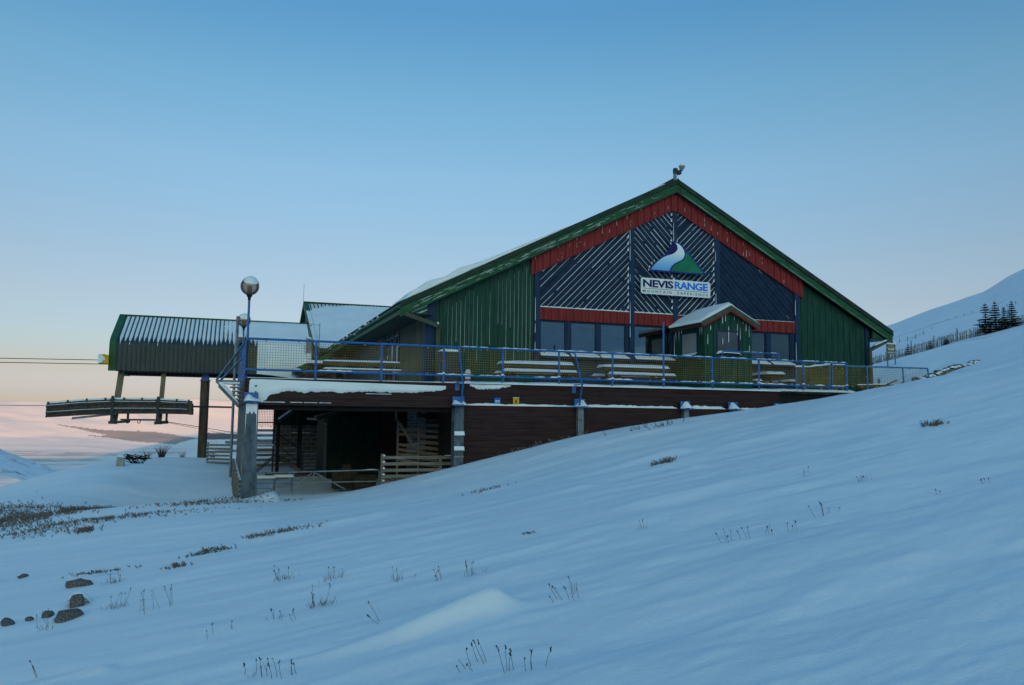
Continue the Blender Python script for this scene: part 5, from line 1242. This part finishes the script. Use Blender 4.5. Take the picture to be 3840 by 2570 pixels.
b = MB(); b.grid(lambda u, v: (6.42+.85*u, 28.4+.4*v, -.20+(.30*math.sin(math.pi*min(1,u*.75+.25))**.7+.05*math.sin(u*14))*(.4+.6*v)), 14, 6); b.box(6.42,7.2,28.42,28.8,-.21,-.17); tag(b.build('tarpaulin_bundle', mat('pale_tarpaulin', (.16,.15,.14), .7, .4, 3)), 'pale tarpaulin bundle lying on top of the slatted screen', 'tarpaulin')
# post and rail fence in front of it
fe = thing('rail_fence', (6, 25.6, -2.2), 'grey post and rail fence with four boards between the terrace columns', 'fence')
for x in (4.63,6.52): MB().box(x,x+.11 if x < 5 else x+.09,25.56,25.66,-2.7,-1.24 if x < 5 else -1.30).build('post', M['wood'], fe)
for k, z in enumerate((-1.355,-1.555,-1.755,-1.945,-2.14)):
    rb_ = MB().box(4.64,7.30,25.52,25.555,z-.048,z+.048).build('rail', M['wood'], fe)
    s = MB(); s.lathe([(.05,0),(.03,.03),(.003,.05)], (4.72,25.535,z+.048), 7); s.build('snow', M['snow'], rb_)
s = MB(); s.box(6.7,7.3,25.52,25.56,-1.306,-1.29); s.build('snow', M['snow'], fe)
gt = thing('field_gate', (2.7, 26, -2.3), 'grey tubular steel field gate standing in the snow under the terrace', 'gate')
b = MB(); b.tube([(.86,26,-1.83),(4.66,26,-1.77)], .024, 7); tr2 = b.build('top_rail', M['steel'], gt)
MB().tube([(.86,26,-2.14),(4.66,26,-2.13)], .018, 7).build('mid_rail', M['steel'], gt)
for x in (.9,2.62,4.66): MB().tube([(x,26,-2.65),(x,26,-1.80)], .022, 7).build('upright', M['steel'], gt)
MB().tube([(2.66,26.02,-1.84),(3.62,26.02,-2.38)], .02, 7).build('brace', M['steel'], gt); MB().tube([(2.55,26.02,-1.84),(1.95,26.02,-2.3)], .02, 7).build('brace', M['steel'], gt)
rail_snow([(4.1,26,-1.775),(4.64,26,-1.77)], .024, 'rail_snow', tr2, .95, 3, .012)
for i, (x0, x1, y, h, lb) in enumerate(((3.55,4.35,28.6,.62,'brown timber crate under the terrace, taller one behind the gate'),(4.15,4.85,27.6,.5,'low brown timber crate beside the end of the gate'))):
    cr_ = thing('timber_crate', ((x0+x1)/2,y,-2.6), lb, 'crate', 'crates under the terrace'); b = MB()
    for k in range(4): b.box(x0,x1,y,y+.03,-2.6+.02+h/4*k,-2.6+h/4*(k+1)-.01)
    b.box(x0,x1,y+.03,y+.55,-2.6,-2.6+h-.03); b.build('body', M['shadedwood'], cr_)
    b = MB(); b.box(x0-.03,x1+.03,y-.03,y+.58,-2.6+h,-2.6+h+.035); b.build('lid', M['shadedwood'], cr_)
b = MB(); b.prism([(3.85,-1.94),(4.15,-1.94),(4.11,-1.75),(3.89,-1.75)], 'y', 28.7, 29.0); tag(b.build('wooden_block', M['shadedwood']), 'rough wooden block sitting on the taller crate', 'block')
# tubular frames stacked with snow just behind the corner column
for i, (x0, y0, lb) in enumerate(((.95,27.2,'tubular bench frame with snowy slats nearest the corner column'),(1.55,27.6,'tubular bench frame with snowy slats further from the corner column'))):
    bf = thing('bench_frame', (x0+.3,y0,-2.62), lb, 'bench', 'bench frames under the terrace')
    for x in (x0, x0+.55): MB().tube([(x,y0,-2.62),(x,y0,-2.10),(x,y0+.4,-2.10),(x,y0+.4,-2.62)], .018, 6).build('frame', M['steel'], bf)
    for k in range(3): sl_ = MB().box(x0-.04,x0+.59,y0-.02+.14*k,y0+.08+.14*k,-2.12+.015*k,-2.085+.015*k).build('slat', M['wood'], bf); MB().box(x0-.03,x0+.58,y0-.01+.14*k,y0+.07+.14*k,-2.083+.015*k,-2.05+.015*k).build('snow', M['snow'], sl_)
    MB().tube([(x0,y0,-2.4),(x0+.55,y0,-2.4)], .014, 6).build('stretcher', M['steel'], bf)
bm_ = tag(MB().box(1.4,2.25,31.5,31.75,-2.45,-2.2).build('timber_baulk', M['brownwood']), 'short dark timber baulk lying on the snow under the terrace', 'timber')
pal = thing('timber_platform', (3.3,34,-2.65), 'low dark timber step at the foot of the steel steps', 'step')
MB().box(2.75,3.75,34.0,35.2,-2.72,-2.45).build('step', M['brownwood'], pal); MB().box(2.9,3.7,33.7,33.98,-2.72,-2.58).build('lower_step', M['brownwood'], pal)

def slat_fence(p, q, z0, h, n, label, snowy=.8, seed=1, group='snow-caked slatted fences'):
    """low fence of horizontal boards between posts, snow on every board"""
    p = Vector(p); q = Vector(q); L_ = (q-p).length; d = (q-p).normalized(); nrm = Vector((-d.y,d.x,0))
    f = thing('slat_fence', ((p+q)/2).to_tuple(), label, 'fence', group); rnd = random.Random(seed)
    m_ = max(2, int(L_/1.6)+1)
    for k in range(m_):
        c = p.lerp(q, k/(m_-1)); MB().beam(c+Vector((0,0,-.3)), c+Vector((0,0,h+.08)), .08,.08,up=d).build('post', M['wood'], f)
    for k in range(n):
        z = h*(k+.6)/n; a = p+Vector((0,0,z))-nrm*.06; b_ = q+Vector((0,0,z+rnd.uniform(-.03,.03)))-nrm*.06
        sl_ = MB().beam(a, b_, .03, h/n*.55).build('slat', M['wood'], f)
        s = MB(); t_ = h/n*.22
        nn = int(L_/.15)+2
        s.grid(lambda u, v: tuple(a.lerp(b_,u)+nrm*(-.055+.09*v)+Vector((0,0,h/n*.275+t_*(.4+.9*float(vnoise(np.array(u*L_*2.3+k*7),np.array(k*3.),seed)))*math.sin(math.pi*(.1+.8*v))))), nn, 4)
        s.build('snow', M['snow'], sl_, smooth=True)
    return f
slat_fence((.7,41.5,-2.7),(3.3,41.2,-2.65),0,1.0,4,'snow-laden slatted fence far back under the terrace beyond the steel steps',seed=2)
slat_fence((3.3,38.5,-2.7),(4.6,38.2,-2.65),0,.85,5,'short snow-choked slatted fence beside the green store under the terrace',seed=3)
slat_fence((.36,25.6,-2.75),(.30,36,-2.75),0,.75,5,'snow-crusted slatted fence running back from the corner column',seed=4)
slat_fence((-.9,44.5,-2.65),(.25,43.5,-2.65),0,1.05,6,'small white-caked slatted fence left of the terrace legs by the rusty support column',seed=5)
# ------------------------------------------------------------------ right-hand side: trees, paling fence, notice board, stones
def hill_z(x, y):
    r_ = math.hypot(x,y); d = math.degrees(math.atan2(x,y))
    a = np.interp(d,[27,40,44.5,48.4,51.9,62,80,112],[.012,.042,.064,.0835,.096,.145,.23,.30]); b = np.interp(d,[27,36,42,44.6,47.1,50.1,51.4,52.0,60,80,112],[.02,.055,.091,.106,.122,.139,.155,.1605,.24,.36,.45])
    t = min(1,max(-.25,math.log(r_/90)/math.log(500/90))); z = r_*(a+(b-a)*t)
    return float(z-(75-r_)*.35 if r_ < 75 else z)
def spruce(loc, h, rad, label, seed, tiers=11, bare=.12, group='spruces beside the paling fence', lean=0., gap=()):
    rnd = random.Random(seed); t = thing('spruce_tree', loc, label, 'tree', group); x, y, z = loc
    tr = MB(); tr.tube([(x,y,z-.3),(x+lean*.5,y,z+h*.55),(x+lean,y,z+h)], h*.022, 7, h*.004); tr.build('trunk', M['bark'], t)
    cr = MB(); sn = MB()
    for k in range(tiers):
        f = (k+.3)/tiers; zz = z+h*(bare+(1-bare)*f); rr = rad*(1-f)**.85*rnd.uniform(.75,1.12)+.04
        if any(a < f < b for a, b in gap): rr *= .35
        n = rnd.randint(9,13)
        for j in range(n):
            a = 2*math.pi*(j+rnd.random()*.7)/n; L_ = rr*rnd.uniform(.6,1.2); drop = -.16*L_+rnd.uniform(-.05,.06)*h*.2
            c, s_ = math.cos(a), math.sin(a); bx, by = x+lean*f, y
            m_ = max(4, int(L_/.09))
            for i in range(m_):                                   # needle sprays along the branch
                g_ = (i+.6)/m_; px, py, pz = bx+c*L_*g_, by+s_*L_*g_, zz+drop*g_**1.4+.10*L_*g_*g_
                w_ = L_*.42*(1.12-g_)+.05+.02*h; up = rnd.uniform(.01,.04)
                for sd in (-1,1):
                    q = rnd.uniform(.6,1.25)*w_; e = rnd.uniform(-.03,.05)*h*.12
                    cr.add([(px,py,pz+up),(px-s_*sd*q*.55+c*.05,py+c*sd*q*.55+s_*.05,pz-.01+e),(px-s_*sd*q+c*q*.55,py+c*sd*q+s_*q*.55,pz-.05*q+e),(px+c*q*.5,py+s_*q*.5,pz+.0)],[(0,1,2,3)])
                    cr.add([(px,py,pz),(px-s_*sd*q*.35,py+c*sd*q*.35,pz-.10*q-.03),(px+c*q*.5,py+s_*q*.5,pz-.06)],[(0,1,2)])
                if rnd.random() < .26 and g_ > .3: sn.add([(px-s_*w_*.5,py+c*w_*.5,pz+.055),(px+c*.12,py+s_*.12,pz+.07),(px+s_*w_*.5,py-c*w_*.5,pz+.055),(px-c*.08,py-s_*.08,pz+.065)],[(0,1,2,3)])
    for i in range(5): cr.add([(x+lean-.05,y,z+h*(.93+.02*i)),(x+lean+rnd.uniform(-.12,.12),y+.05,z+h*(.94+.02*i)),(x+lean+.04,y,z+h*(.955+.02*i))],[(0,1,2)])
    cr.build('crown', M['needle'], t, fix=False); sn.build('snow', M['snow'], t, fix=False)
    return t
for x, y, h, rad, lb, sd, gap in ((79.6,66.8,3.7,1.25,'tallest spruce with a sparse broken top, leftmost of the four by the fence',3,((.52,.64),(.78,.84))),
        (80.6,66.4,3.6,1.05,'dense dark spruce second from left in the group of four by the fence',5,()),
        (81.55,66.1,2.75,.85,'shortest thin spruce in the gap between the dense pair and the right-hand one',8,((.6,.7),)),
        (82.4,65.8,3.2,1.05,'bushy spruce standing rightmost of the four by the fence',13,())):
    spruce((x,y,hill_z(x,y)-.15), h, rad, lb, sd, gap=gap, tiers=12)
spruce((34.0,37.6,1.35), 2.4, 1.35, 'dark bushy spruce half hidden behind the right corner of the lodge', 21, tiers=9, bare=.02, group='spruces near the lodge')
for x, y, h, rad, lb, sd in ((74.0,69.2,1.1,.5,'small dark sapling at the left part of the paling fence',31),(75.3,68.2,.85,.5,'low snow-dusted sapling just right of the small dark one by the fence',32),(71.6,70.0,1.5,.4,'thin upright sapling nearest the notice board by the fence',33)):
    spruce((x,y,hill_z(x,y)-.1), h, rad, lb, sd, tiers=6, bare=.02, group='saplings along the paling fence')
pf = thing('paling_fence', (78,68,9), 'long weathered paling snow fence climbing the hillside behind the spruces', 'fence')
P0, P1 = Vector((64,73,0)), Vector((92,61.8,0)); L_ = (P1-P0).length
rnd = random.Random(77); pl = MB(); n = int(L_/.11)
for i in range(n):
    p = P0.lerp(P1, (i+rnd.random()*.5)/n); z = hill_z(p.x,p.y); h = rnd.uniform(.85,1.2)
    if rnd.random() < .86: pl.beam((p.x,p.y,z-.2),(p.x+rnd.uniform(-.04,.04),p.y,z+h),.055,.014,up=(0,1,0))
kind(pl.build('paling', mat('pale_palings', (.15,.13,.11), .9, .4, 3), pf), 'stuff')
for k in range(12):
    p = P0.lerp(P1, (k+.4)/12); z = hill_z(p.x,p.y); MB().tube([(p.x,p.y,z-.4),(p.x+rnd.uniform(-.05,.05),p.y,z+rnd.uniform(1.4,1.8))], .055, 6).build('post', M['wood'], pf)
for hh in (.35,.85):
    MB().tube([tuple(P0.lerp(P1,t_)+Vector((0,.02,hill_z(*P0.lerp(P1,t_).xy)+hh))) for t_ in np.linspace(0,1,40)], .014, 4).build('wire', M['wood'], pf)
br_ = MB()
for i in range(900):                                               # snow-flecked scrub along the fence foot
    t_ = rnd.random(); p = P0.lerp(P1,t_)+Vector((rnd.uniform(-.6,.6),rnd.uniform(.2,2.4),0)); z = hill_z(p.x,p.y); h = rnd.uniform(.25,.85)
    br_.beam((p.x,p.y,z),(p.x+rnd.uniform(-.25,.25),p.y+rnd.uniform(-.1,.1),z+h),.016,.016)
sb = br_.build('scrub', M['heath']); kind(sb, 'stuff'); sb['label'] = 'thin leafless scrub growing along the foot of the paling fence'; sb['category'] = 'scrub'
# small hill-line posts with a wire far up the slope
hf = thing('hill_fence', (330,300,40), 'distant thin wire fence crossing the open hillside', 'fence')
for i in range(26):
    d_ = R(41.5+11.5*i/25); r_ = 230+30*math.sin(i*.5); x, y = r_*math.sin(d_), r_*math.cos(d_); MB().tube([(x,y,hill_z(x,y)-1),(x,y,hill_z(x,y)+.9)], .05, 5).build('post', M['dark'], hf)
# notice board
nbd = thing('notice_board', (33.8,34.4,2.6), 'weathered notice board on two posts above the bank, right of the lodge', 'notice board')
bx0, bx1, by = 33.76, 34.38, 34.5
for x in (bx0+.08,bx1-.01): MB().box(x,x+.045,by,by+.045,2.2,3.95).build('post', M['steel'], nbd)
b = MB(); b.box(bx0,bx1,by-.03,by-.001,3.62,4.30); bd = b.build('panel', mat('faded_board', (.20,.21,.16), .6, .2, 2), nbd)
MB().box(bx0-.01,bx1+.01,by-.045,by-.031,4.17,4.33).build('header', M['signwhite'], nbd); MB().box(bx0+.12,bx1-.12,by-.05,by-.046,4.23,4.28).build('lettering', M['bluesign'], nbd)
for k in range(9): 
    if k not in (3,): MB().box(bx0+.10+.048*k,bx0+.135+.048*k,by-.036,by-.031,3.86,3.93).build('lettering', M['signwhite'], nbd)
MB().box(bx0+.08,bx1-.08,by-.036,by-.031,3.70,3.715).build('lettering', M['signwhite'], nbd)
for x, z in ((bx0+.03,4.05),(bx1-.09,4.05),(bx0+.04,3.80),(bx1-.09,3.80)): MB().box(x,x+.06,by-.05,by-.03,z,z+.08).build('clip', M['dark'], nbd)
# dry stone bank
sw = thing('stone_wall', (30,27.2,1.9), 'low wall of dark grey stones half buried in snow at the right of the railing', 'stone wall')
rnd = random.Random(41); st_ = MB(); sn = MB()
def rock(mb, c, sx, sy, sz, seed, rz=0, n=9):
    rr = random.Random(seed); bm = bmesh.new(); bmesh.ops.create_icosphere(bm, subdivisions=2, radius=1)
    for v in bm.verts:
        p = np.array(v.co)*1.7+seed; k = 1+.35*float(fbm(np.array([p[0]+p[2]*.7]),np.array([p[1]-p[2]*.6]),3,seed)[0])
        v.co = Vector((math.copysign(abs(v.co.x)**.75,v.co.x)*sx, math.copysign(abs(v.co.y)**.75,v.co.y)*sy, math.copysign(abs(v.co.z)**.75,v.co.z)*sz))*k
        v.co.rotate(Matrix.Rotation(rz,3,'Z')); v.co += Vector(c)
    bm.verts.index_update(); mb.add([v.co[:] for v in bm.verts], [tuple(q.index for q in f.verts) for f in bm.faces]); bm.free()
for i in range(34):
    t_ = i/33; x = 27.6+4.6*t_; y = 26.6+.9*t_; g_ = gz(x,y)
    for j in range(2 if t_ < .75 else 1): rock(st_, (x+rnd.uniform(-.06,.06), y+.1*j, g_+.02+.16*j*(1-t_)+rnd.uniform(-.05,.05)), rnd.uniform(.07,.13), .14, rnd.uniform(.09,.15)*(1.05-.4*t_), i*3+j, rnd.uniform(0,3))
st_.build('stones', M['stone'], sw)
for i in range(26):
    x = 27.7+4.4*i/25+rnd.uniform(-.1,.1); t_ = (x-27.6)/4.6; y = 26.55+.9*t_; sn.lathe([(.10,-.02),(.08,.03),(.003,.06)], (x,y-.03,gz(x,y)+.18*(1-t_)+rnd.uniform(.0,.10)), 7)
sn.build('snow', M['snow'], sw, smooth=True)
sl_ = thing('timber_sledge', (27.4,29.4,1.3), 'dark timber sledge frame lying in the snow beyond the low faded railing', 'sledge')
MB().beam((26.9,29.3,1.52),(28.9,29.2,1.60),.10,.13).build('beam', M['brownwood'], sl_); MB().beam((26.9,29.0,1.38),(29.3,28.9,1.36),.10,.12).build('beam', M['brownwood'], sl_); MB().beam((28.3,29.2,1.56),(28.95,29.0,1.86),.07,.05).build('runner', M['brownwood'], sl_)
MB().box(28.15,28.22,29.25,29.32,1.4,1.92).build('upright', M['wood'], sl_); MB().beam((29.2,28.85,1.3),(29.15,28.85,1.78),.09,.09,up=(0,1,0)).build('orange_block', M['clip'], sl_)
sn = MB(); sn.grid(lambda u, v: (26.9+2.1*u, 29.25-.06+.13*v, 1.59+.08*u+.05*math.sin(math.pi*v)), 14, 4); sn.build('snow', M['snow'], sl_)

# ------------------------------------------------------------------ left side odds and ends
def at(x, y, dz=0): return (x, y, gz(x,y)+dz)
x, y, z = at(-4.5,40.6); sp_ = thing('snow_capped_post', (x,y,z), 'squat pale concrete post capped with snow on top of the left drift', 'post')
MB().prism([(x-.20,z-.4),(x+.17,z-.4),(x+.13,z+.42),(x-.16,z+.50)], 'y', y, y+.3).build('block', mat('pale_concrete', (.33,.33,.31), .9, .3, 5), sp_)
s = MB(); s.grid(lambda u, v: (x-.24+.42*u, y-.04+.38*v, z+.45-.06*u+.12*math.sin(math.pi*u)**.6*math.sin(math.pi*v)**.6), 9, 7); s.build('snow', M['snow'], sp_, smooth=True)
def tussock(x, y, h, n, label, seed, m='stalk', spread=.5, name='rush_tussock', cat='grass tussock', group='rush tussocks on the far edge of the platform'):
    rnd = random.Random(seed); b = MB(); z = gz(x,y)-.03
    for i in range(n):
        a = rnd.uniform(0,6.28); r0 = rnd.uniform(0,.16)*spread; l = h*rnd.uniform(.5,1.1); tilt = rnd.uniform(.05,.6)*spread
        p = Vector((x+r0*math.cos(a),y+r0*math.sin(a),z)); q = p+Vector((math.cos(a)*l*tilt*.5,math.sin(a)*l*tilt*.5,l*.6)); e = p+Vector((math.cos(a)*l*tilt*1.3,math.sin(a)*l*tilt*1.3,l))
        b.tube([p,q,e], .007*h/.35, 3, .003)
    return tag(b.build(name, M[m], fix=False), label, cat, group)
for i, (x, y, h, n, lb) in enumerate(((-3.35,48.6,.75,60,'broad brown rush tussock left of the rusty support column'),(-4.0,47.5,.5,26,'smaller thin rush tussock further left of the broad one'),(-2.35,50.0,.42,24,'low rush tussock close left of the rusty support column'),(-.75,51.0,.65,34,'dark rush tussock close right of the rusty support column'))):
    tussock(x, y, h, n, lb, 50+i, spread=.9)
x, y, z = at(-4.1,43.2); b = MB(); rnd = random.Random(6)
for i in range(26): b.tube([(x+rnd.uniform(-.3,.3),y,z-.1),(x+rnd.uniform(-.5,.5),y+rnd.uniform(-.2,.2),z+rnd.uniform(.15,.35)),(x+rnd.uniform(-.7,.7),y,z+rnd.uniform(.2,.5))], .018, 4)
for i in range(10): b.lathe([(.10,-.01),(.07,.04),(.003,.06)], (x+rnd.uniform(-.5,.5),y+.1,z+rnd.uniform(.1,.4)), 6)
tag(b.build('bare_shrub', M['dark'], fix=False), 'dark leafless shrub just right of the snow-capped concrete post', 'shrub')
x, y, z = at(-.55,50.4); b = MB(); b.tube([(x,y,z-.3),(x,y,z+.95),(x-.35,y,z+.98)], .035, 7); tag(b.build('white_pipe_post', M['signwhite']), 'slim white pipe post with a short arm, right of the rusty support column', 'post')
tag(MB().box(x+.25,x+.45,y-.1,y+.1,z-.1,z+.28).build('white_box', M['signwhite']), 'small white box standing beside the white pipe post', 'box')
# rocks on the slope
ROCKS = ((-1.98,13.76,.19,.10,.085,'flat speckled grey rock lying farthest up of the foreground rocks'),(-1.72,11.77,.085,.07,.13,'upright speckled grey rock with a snow cushion on its top'),(-1.67,10.91,.17,.09,.09,'tilted wedge-shaped grey rock, lowest of the foreground rocks'),(-3.09,15.55,.10,.06,.045,'small thin brown stone alone near the left edge, highest of the rocks'),(-1.98,11.45,.13,.06,.05,'low double-humped dark stone left of the wedge-shaped rock'),(-2.4,11.37,.16,.07,.05,'low dark stone ledge at the left edge of the slope'),(-2.16,11.34,.06,.04,.035,'tiny dark stone between the ledge and the double-humped stone'))
for i, (x, y, sx, sy, sz, lb) in enumerate(ROCKS):
    b = MB(); rock(b, (x,y,gz(x,y)+sz*.18), sx, sy, sz, 60+i*7, .4*i, 9); tag(b.build('rock', mat('speckled_granite', (.24,.21,.20), .9, .4, 60, col2=(.05,.045,.045), lo=.42, hi=.62) if i == 0 else bpy.data.materials['speckled_granite'], smooth=True), lb, 'rock', 'rocks poking out of the snow')
s = MB(); x, y = -1.73, 11.86; z = gz(x,y)
s.grid(lambda u, v: (x-.14+.30*u, y-.02+.22*v, z+.02+.15*math.sin(math.pi*u)**.7*math.sin(math.pi*min(1,v*.8+.2))**.7), 12, 9)
o = s.build('snow_cushion', M['snow'], bpy.data.objects['rock.001'], smooth=True)
# dry flower stalks: each clump is one plant
def clump(x, y, stems, label, seed, tufts=0):
    rnd = random.Random(seed); t = thing('stalk_clump', (x,y,gz(x,y)), label, 'dry plant', 'dry stalks poking through the snow')
    for (dx, dy, l, lean, hd) in stems:
        px, py = x+dx, y+dy; pz = gz(px,py)-.03; b = MB()
        e = Vector((px+lean*l, py+rnd.uniform(-.12,.12)*l, pz+.03+l*math.sqrt(max(.1,1-lean*lean)))); m1 = Vector((px,py,pz)).lerp(e,.55)+Vector((rnd.uniform(-.01,.01),0,0))
        b.tube([(px,py,pz),m1,e], .0021, 5, .0014); so_ = b.build('stem', M['stalk'], t, fix=False)
        if hd:
            h = MB()
            for k in range(hd):
                c = m1.lerp(e, 1-.16*k)+Vector((rnd.uniform(-.008,.008),0,0)); r_ = .0052*rnd.uniform(.7,1.25)
                h.lathe([(r_*.3,-r_*1.4),(r_,0),(r_*.7,r_),(r_*.1,r_*1.5)], c, 6)
            h.build('seed_head', M['dark'], so_, fix=False)
    if tufts:
        b = MB()
        for k in range(tufts):
            a = rnd.uniform(0,6.28); r0 = rnd.uniform(0,.10); q = (x+r0*math.cos(a)*1.8,y+r0*math.sin(a)); z = gz(*q)-.01; l = rnd.uniform(.03,.09)
            b.tube([(q[0],q[1],z),(q[0]+rnd.uniform(-.04,.04),q[1]+rnd.uniform(-.02,.02),z+l)], .0016, 3)
        b.build('tuft', M['stalk'], t, fix=False)
    return t
def rs(seed, n, spread, l0, l1, lean0=-.7, lean1=.05):
    r_ = random.Random(seed); return [(r_.uniform(-1,1)*spread, r_.uniform(-1,1)*spread*.8, r_.uniform(l0,l1), r_.uniform(lean0,lean1), r_.choice((1,1,2,2,3))) for _ in range(n)]
CL = ((2.86,6.61,[(-.06,.05,.17,-.62,2),(-.03,.0,.16,-.66,3),(.02,-.02,.13,-.5,3),(.07,.05,.17,-.28,2),(.10,.06,.12,-.3,0),(.13,.12,.08,-.2,0),(.15,.12,.08,-.15,0),(.08,-.06,.09,-.3,1),(.03,-.11,.05,-.7,1),(-.12,-.0,.07,-.7,1)],0,'big leaning clump of dry stalks just right of the rounded snow drift'),
 (1.75,5.61,[(-.04,.02,.13,-.4,1),(-.08,0,.10,-.75,0),(.02,.05,.15,-.42,2),(.05,.0,.19,-.5,2),(.07,.02,.17,-.45,3),(-.14,-.05,.06,-.7,1),(-.05,-.09,.08,-.8,2)],0,'tall clump of dry stalks at the bottom centre edge with a bent stem'),
 (1.8,5.18,[(0,0,.19,-.35,3),(.02,.02,.17,-.15,2),(.03,.01,.14,.05,3),(.07,.02,.11,-.3,2)],0,'upright dry stalks with heavy seed heads right beside the bent-stemmed clump'),
 (1.95,5.09,[(-.03,.02,.08,-.15,1),(0,0,.13,-.02,2),(.02,.03,.12,-.08,2),(.10,.02,.13,.35,3)],0,'four short dry stalks at the bottom edge, one leaning right'),
 (1.38,7.4,[(0,0,.22,-.55,2),(-.0,-.06,.15,-.85,3)],0,'pair of long dry stalks slanting left below the rounded snow drift'),
 (0.77,10.74,rs(4,6,.10,.12,.22),26,'tufted clump of dry stalks left of centre, farther of the left two'),
 (1.02,8.84,rs(5,5,.12,.10,.24,-.5,.3),40,'scruffy tuft with pale stalks left of centre, nearer of the left two'),
 (1.26,10.06,rs(6,3,.05,.10,.15,-.2,.1),22,'small tuft of short dry stalks between two taller left clumps'),
 (1.91,9.23,rs(7,2,.08,.12,.16,-.1,.1),16,'thin upright pair of dry stalks with a faint tuft left of the drift'),
 (2.27,8.62,rs(8,5,.08,.07,.16,-.5,-.1),0,'five short dry stalks close left of the rounded snow drift'),
 (2.56,8.52,rs(9,4,.07,.12,.22,-.4,0),8,'dry stalks rising directly behind the rounded snow drift'),
 (0.45,6.44,rs(10,8,.14,.08,.17,-.35,.15),0,'spread of short dry stalks at the bottom edge left of centre'),
 (0.56,8.62,rs(11,4,.25,.06,.12,-.6,-.2),6,'loose scatter of small dry stalks below the scruffy tuft'),
 (4.86,8.94,rs(12,2,.04,.10,.12,-.4,-.2),4,'pale thin pair of stalks in the middle of the open slope'),
 (5.1,7.12,rs(13,7,.28,.06,.13,-.7,-.2),0,'wide scatter of slanting dry stalks on the right slope, farther left'),
 (5.58,7.21,rs(14,7,.20,.05,.11,-.5,.4),0,'cluster of short crooked dry stalks on the right slope'),
 (6.32,7.51,[(-.02,.02,.17,-.6,2),(.07,0,.17,-.35,3),(.07,.01,.15,-.28,3),(.08,.01,.13,-.22,2),(.15,.03,.07,0,0),(.20,.06,.05,-.1,1),(.3,.05,.05,.6,1)],0,'fan of dry stalks with dark seed heads, tallest on the right slope'),
 (8.27,8.92,rs(16,4,.09,.05,.13,-.75,.2),4,'small low dry stalks high on the right slope'),
 (7.87,7.31,rs(17,2,.03,.04,.07,-.6,-.3),0,'single tiny dry stalk near the right edge of the slope'),
 (8.57,7.26,rs(18,4,.06,.05,.09,-.8,-.4),0,'low group of short slanting stalks at the far right of the slope'),
 (8.39,10.18,rs(19,3,.3,.06,.14,-.2,.2),0,'lone upright dry stalk beneath the terrace wall on the right'),
 (-1.17,11.07,rs(20,5,.08,.14,.26,-.1,.35),26,'tufted clump of long dry stalks right of the upright speckled rock'),
 (-0.7,10.36,rs(21,9,.18,.12,.25,-.5,.2),0,'spread of thin dry stalks with dark heads, right of the tufted left clump'),
 (-1.87,10.57,rs(22,4,.12,.12,.22,-.4,0),10,'dry stalks in front of the wedge-shaped rock on the left'),
 (-1.48,13.29,rs(23,5,.10,.10,.2,-.3,.1),34,'low heathery tuft with a few stalks behind the flat speckled rock'),
 (0.06,8.57,rs(24,4,.16,.05,.12,-.5,-.1),0,'few small dark stalks alone at the lower left'),
 (-1.5,8.37,rs(25,3,.10,.06,.12,-.6,-.2),0,'few small stalks in the bottom left corner'),
 (0.28,6.62,rs(26,3,.1,.06,.12,-.4,0),4,'tiny stalks left of the spread at the bottom edge'))
for i, (x, y, stems, tf, lb) in enumerate(CL): clump(x, y, stems, lb, 100+i, tf)
# heather and bent grass in the thin snow: nobody could count it
rnd = random.Random(99); b = MB()
def sprig(x, y, h):
    z = gz(x,y)-.01
    for _ in range(3):
        b.tube([(x,y,z),(x+rnd.uniform(-.8,.5)*h,y+rnd.uniform(-.3,.3)*h,z+h*rnd.uniform(.6,1.1))], .0022+.004*min(1,math.hypot(x,y)/25), 3)
for (px, py, sx, sy, n, h) in ((-0.63,13.92,.20,.10,40,.06),(-0.12,15.5,.28,.20,90,.05),(-0.36,15.24,.25,.12,50,.05),(-1.91,14.96,.35,.08,50,.05),(-2.9,20.17,.22,.14,70,.10),(8.67,14.99,.25,.10,50,.11),(0.68,16.3,.25,.15,50,.06),(1.24,16.44,.45,.25,80,.06),(13.31,12.45,.25,.12,50,.10),(3.89,10.33,.08,.03,20,.03),(5.55,17.56,.4,.2,30,.06),
        (-6.2,26.5,1.6,3.6,700,.10),(-5.6,23.6,1.5,1.2,420,.09),(-4.7,24.8,.9,.9,260,.10),(-4.1,27.4,.5,.3,160,.13),(-3.3,28.9,.45,.75,240,.15),(-2.64,21.97,1.9,.6,330,.07),(-.2,23.9,1.5,.35,260,.07),(-4.28,21.41,1.4,.9,160,.07),(12.,21.5,1.,.4,25,.14),(9.5,24.,1.2,.3,25,.14)):
    for i in range(n): sprig(rnd.gauss(px,sx*.6), rnd.gauss(py,sy*.6), h*rnd.uniform(.5,1.3))
hg = b.build('heather', M['heath'], fix=False); kind(hg, 'stuff'); hg['label'] = 'frosted heather and bent grass tips showing through thin wind-scoured snow'; hg['category'] = 'heather'
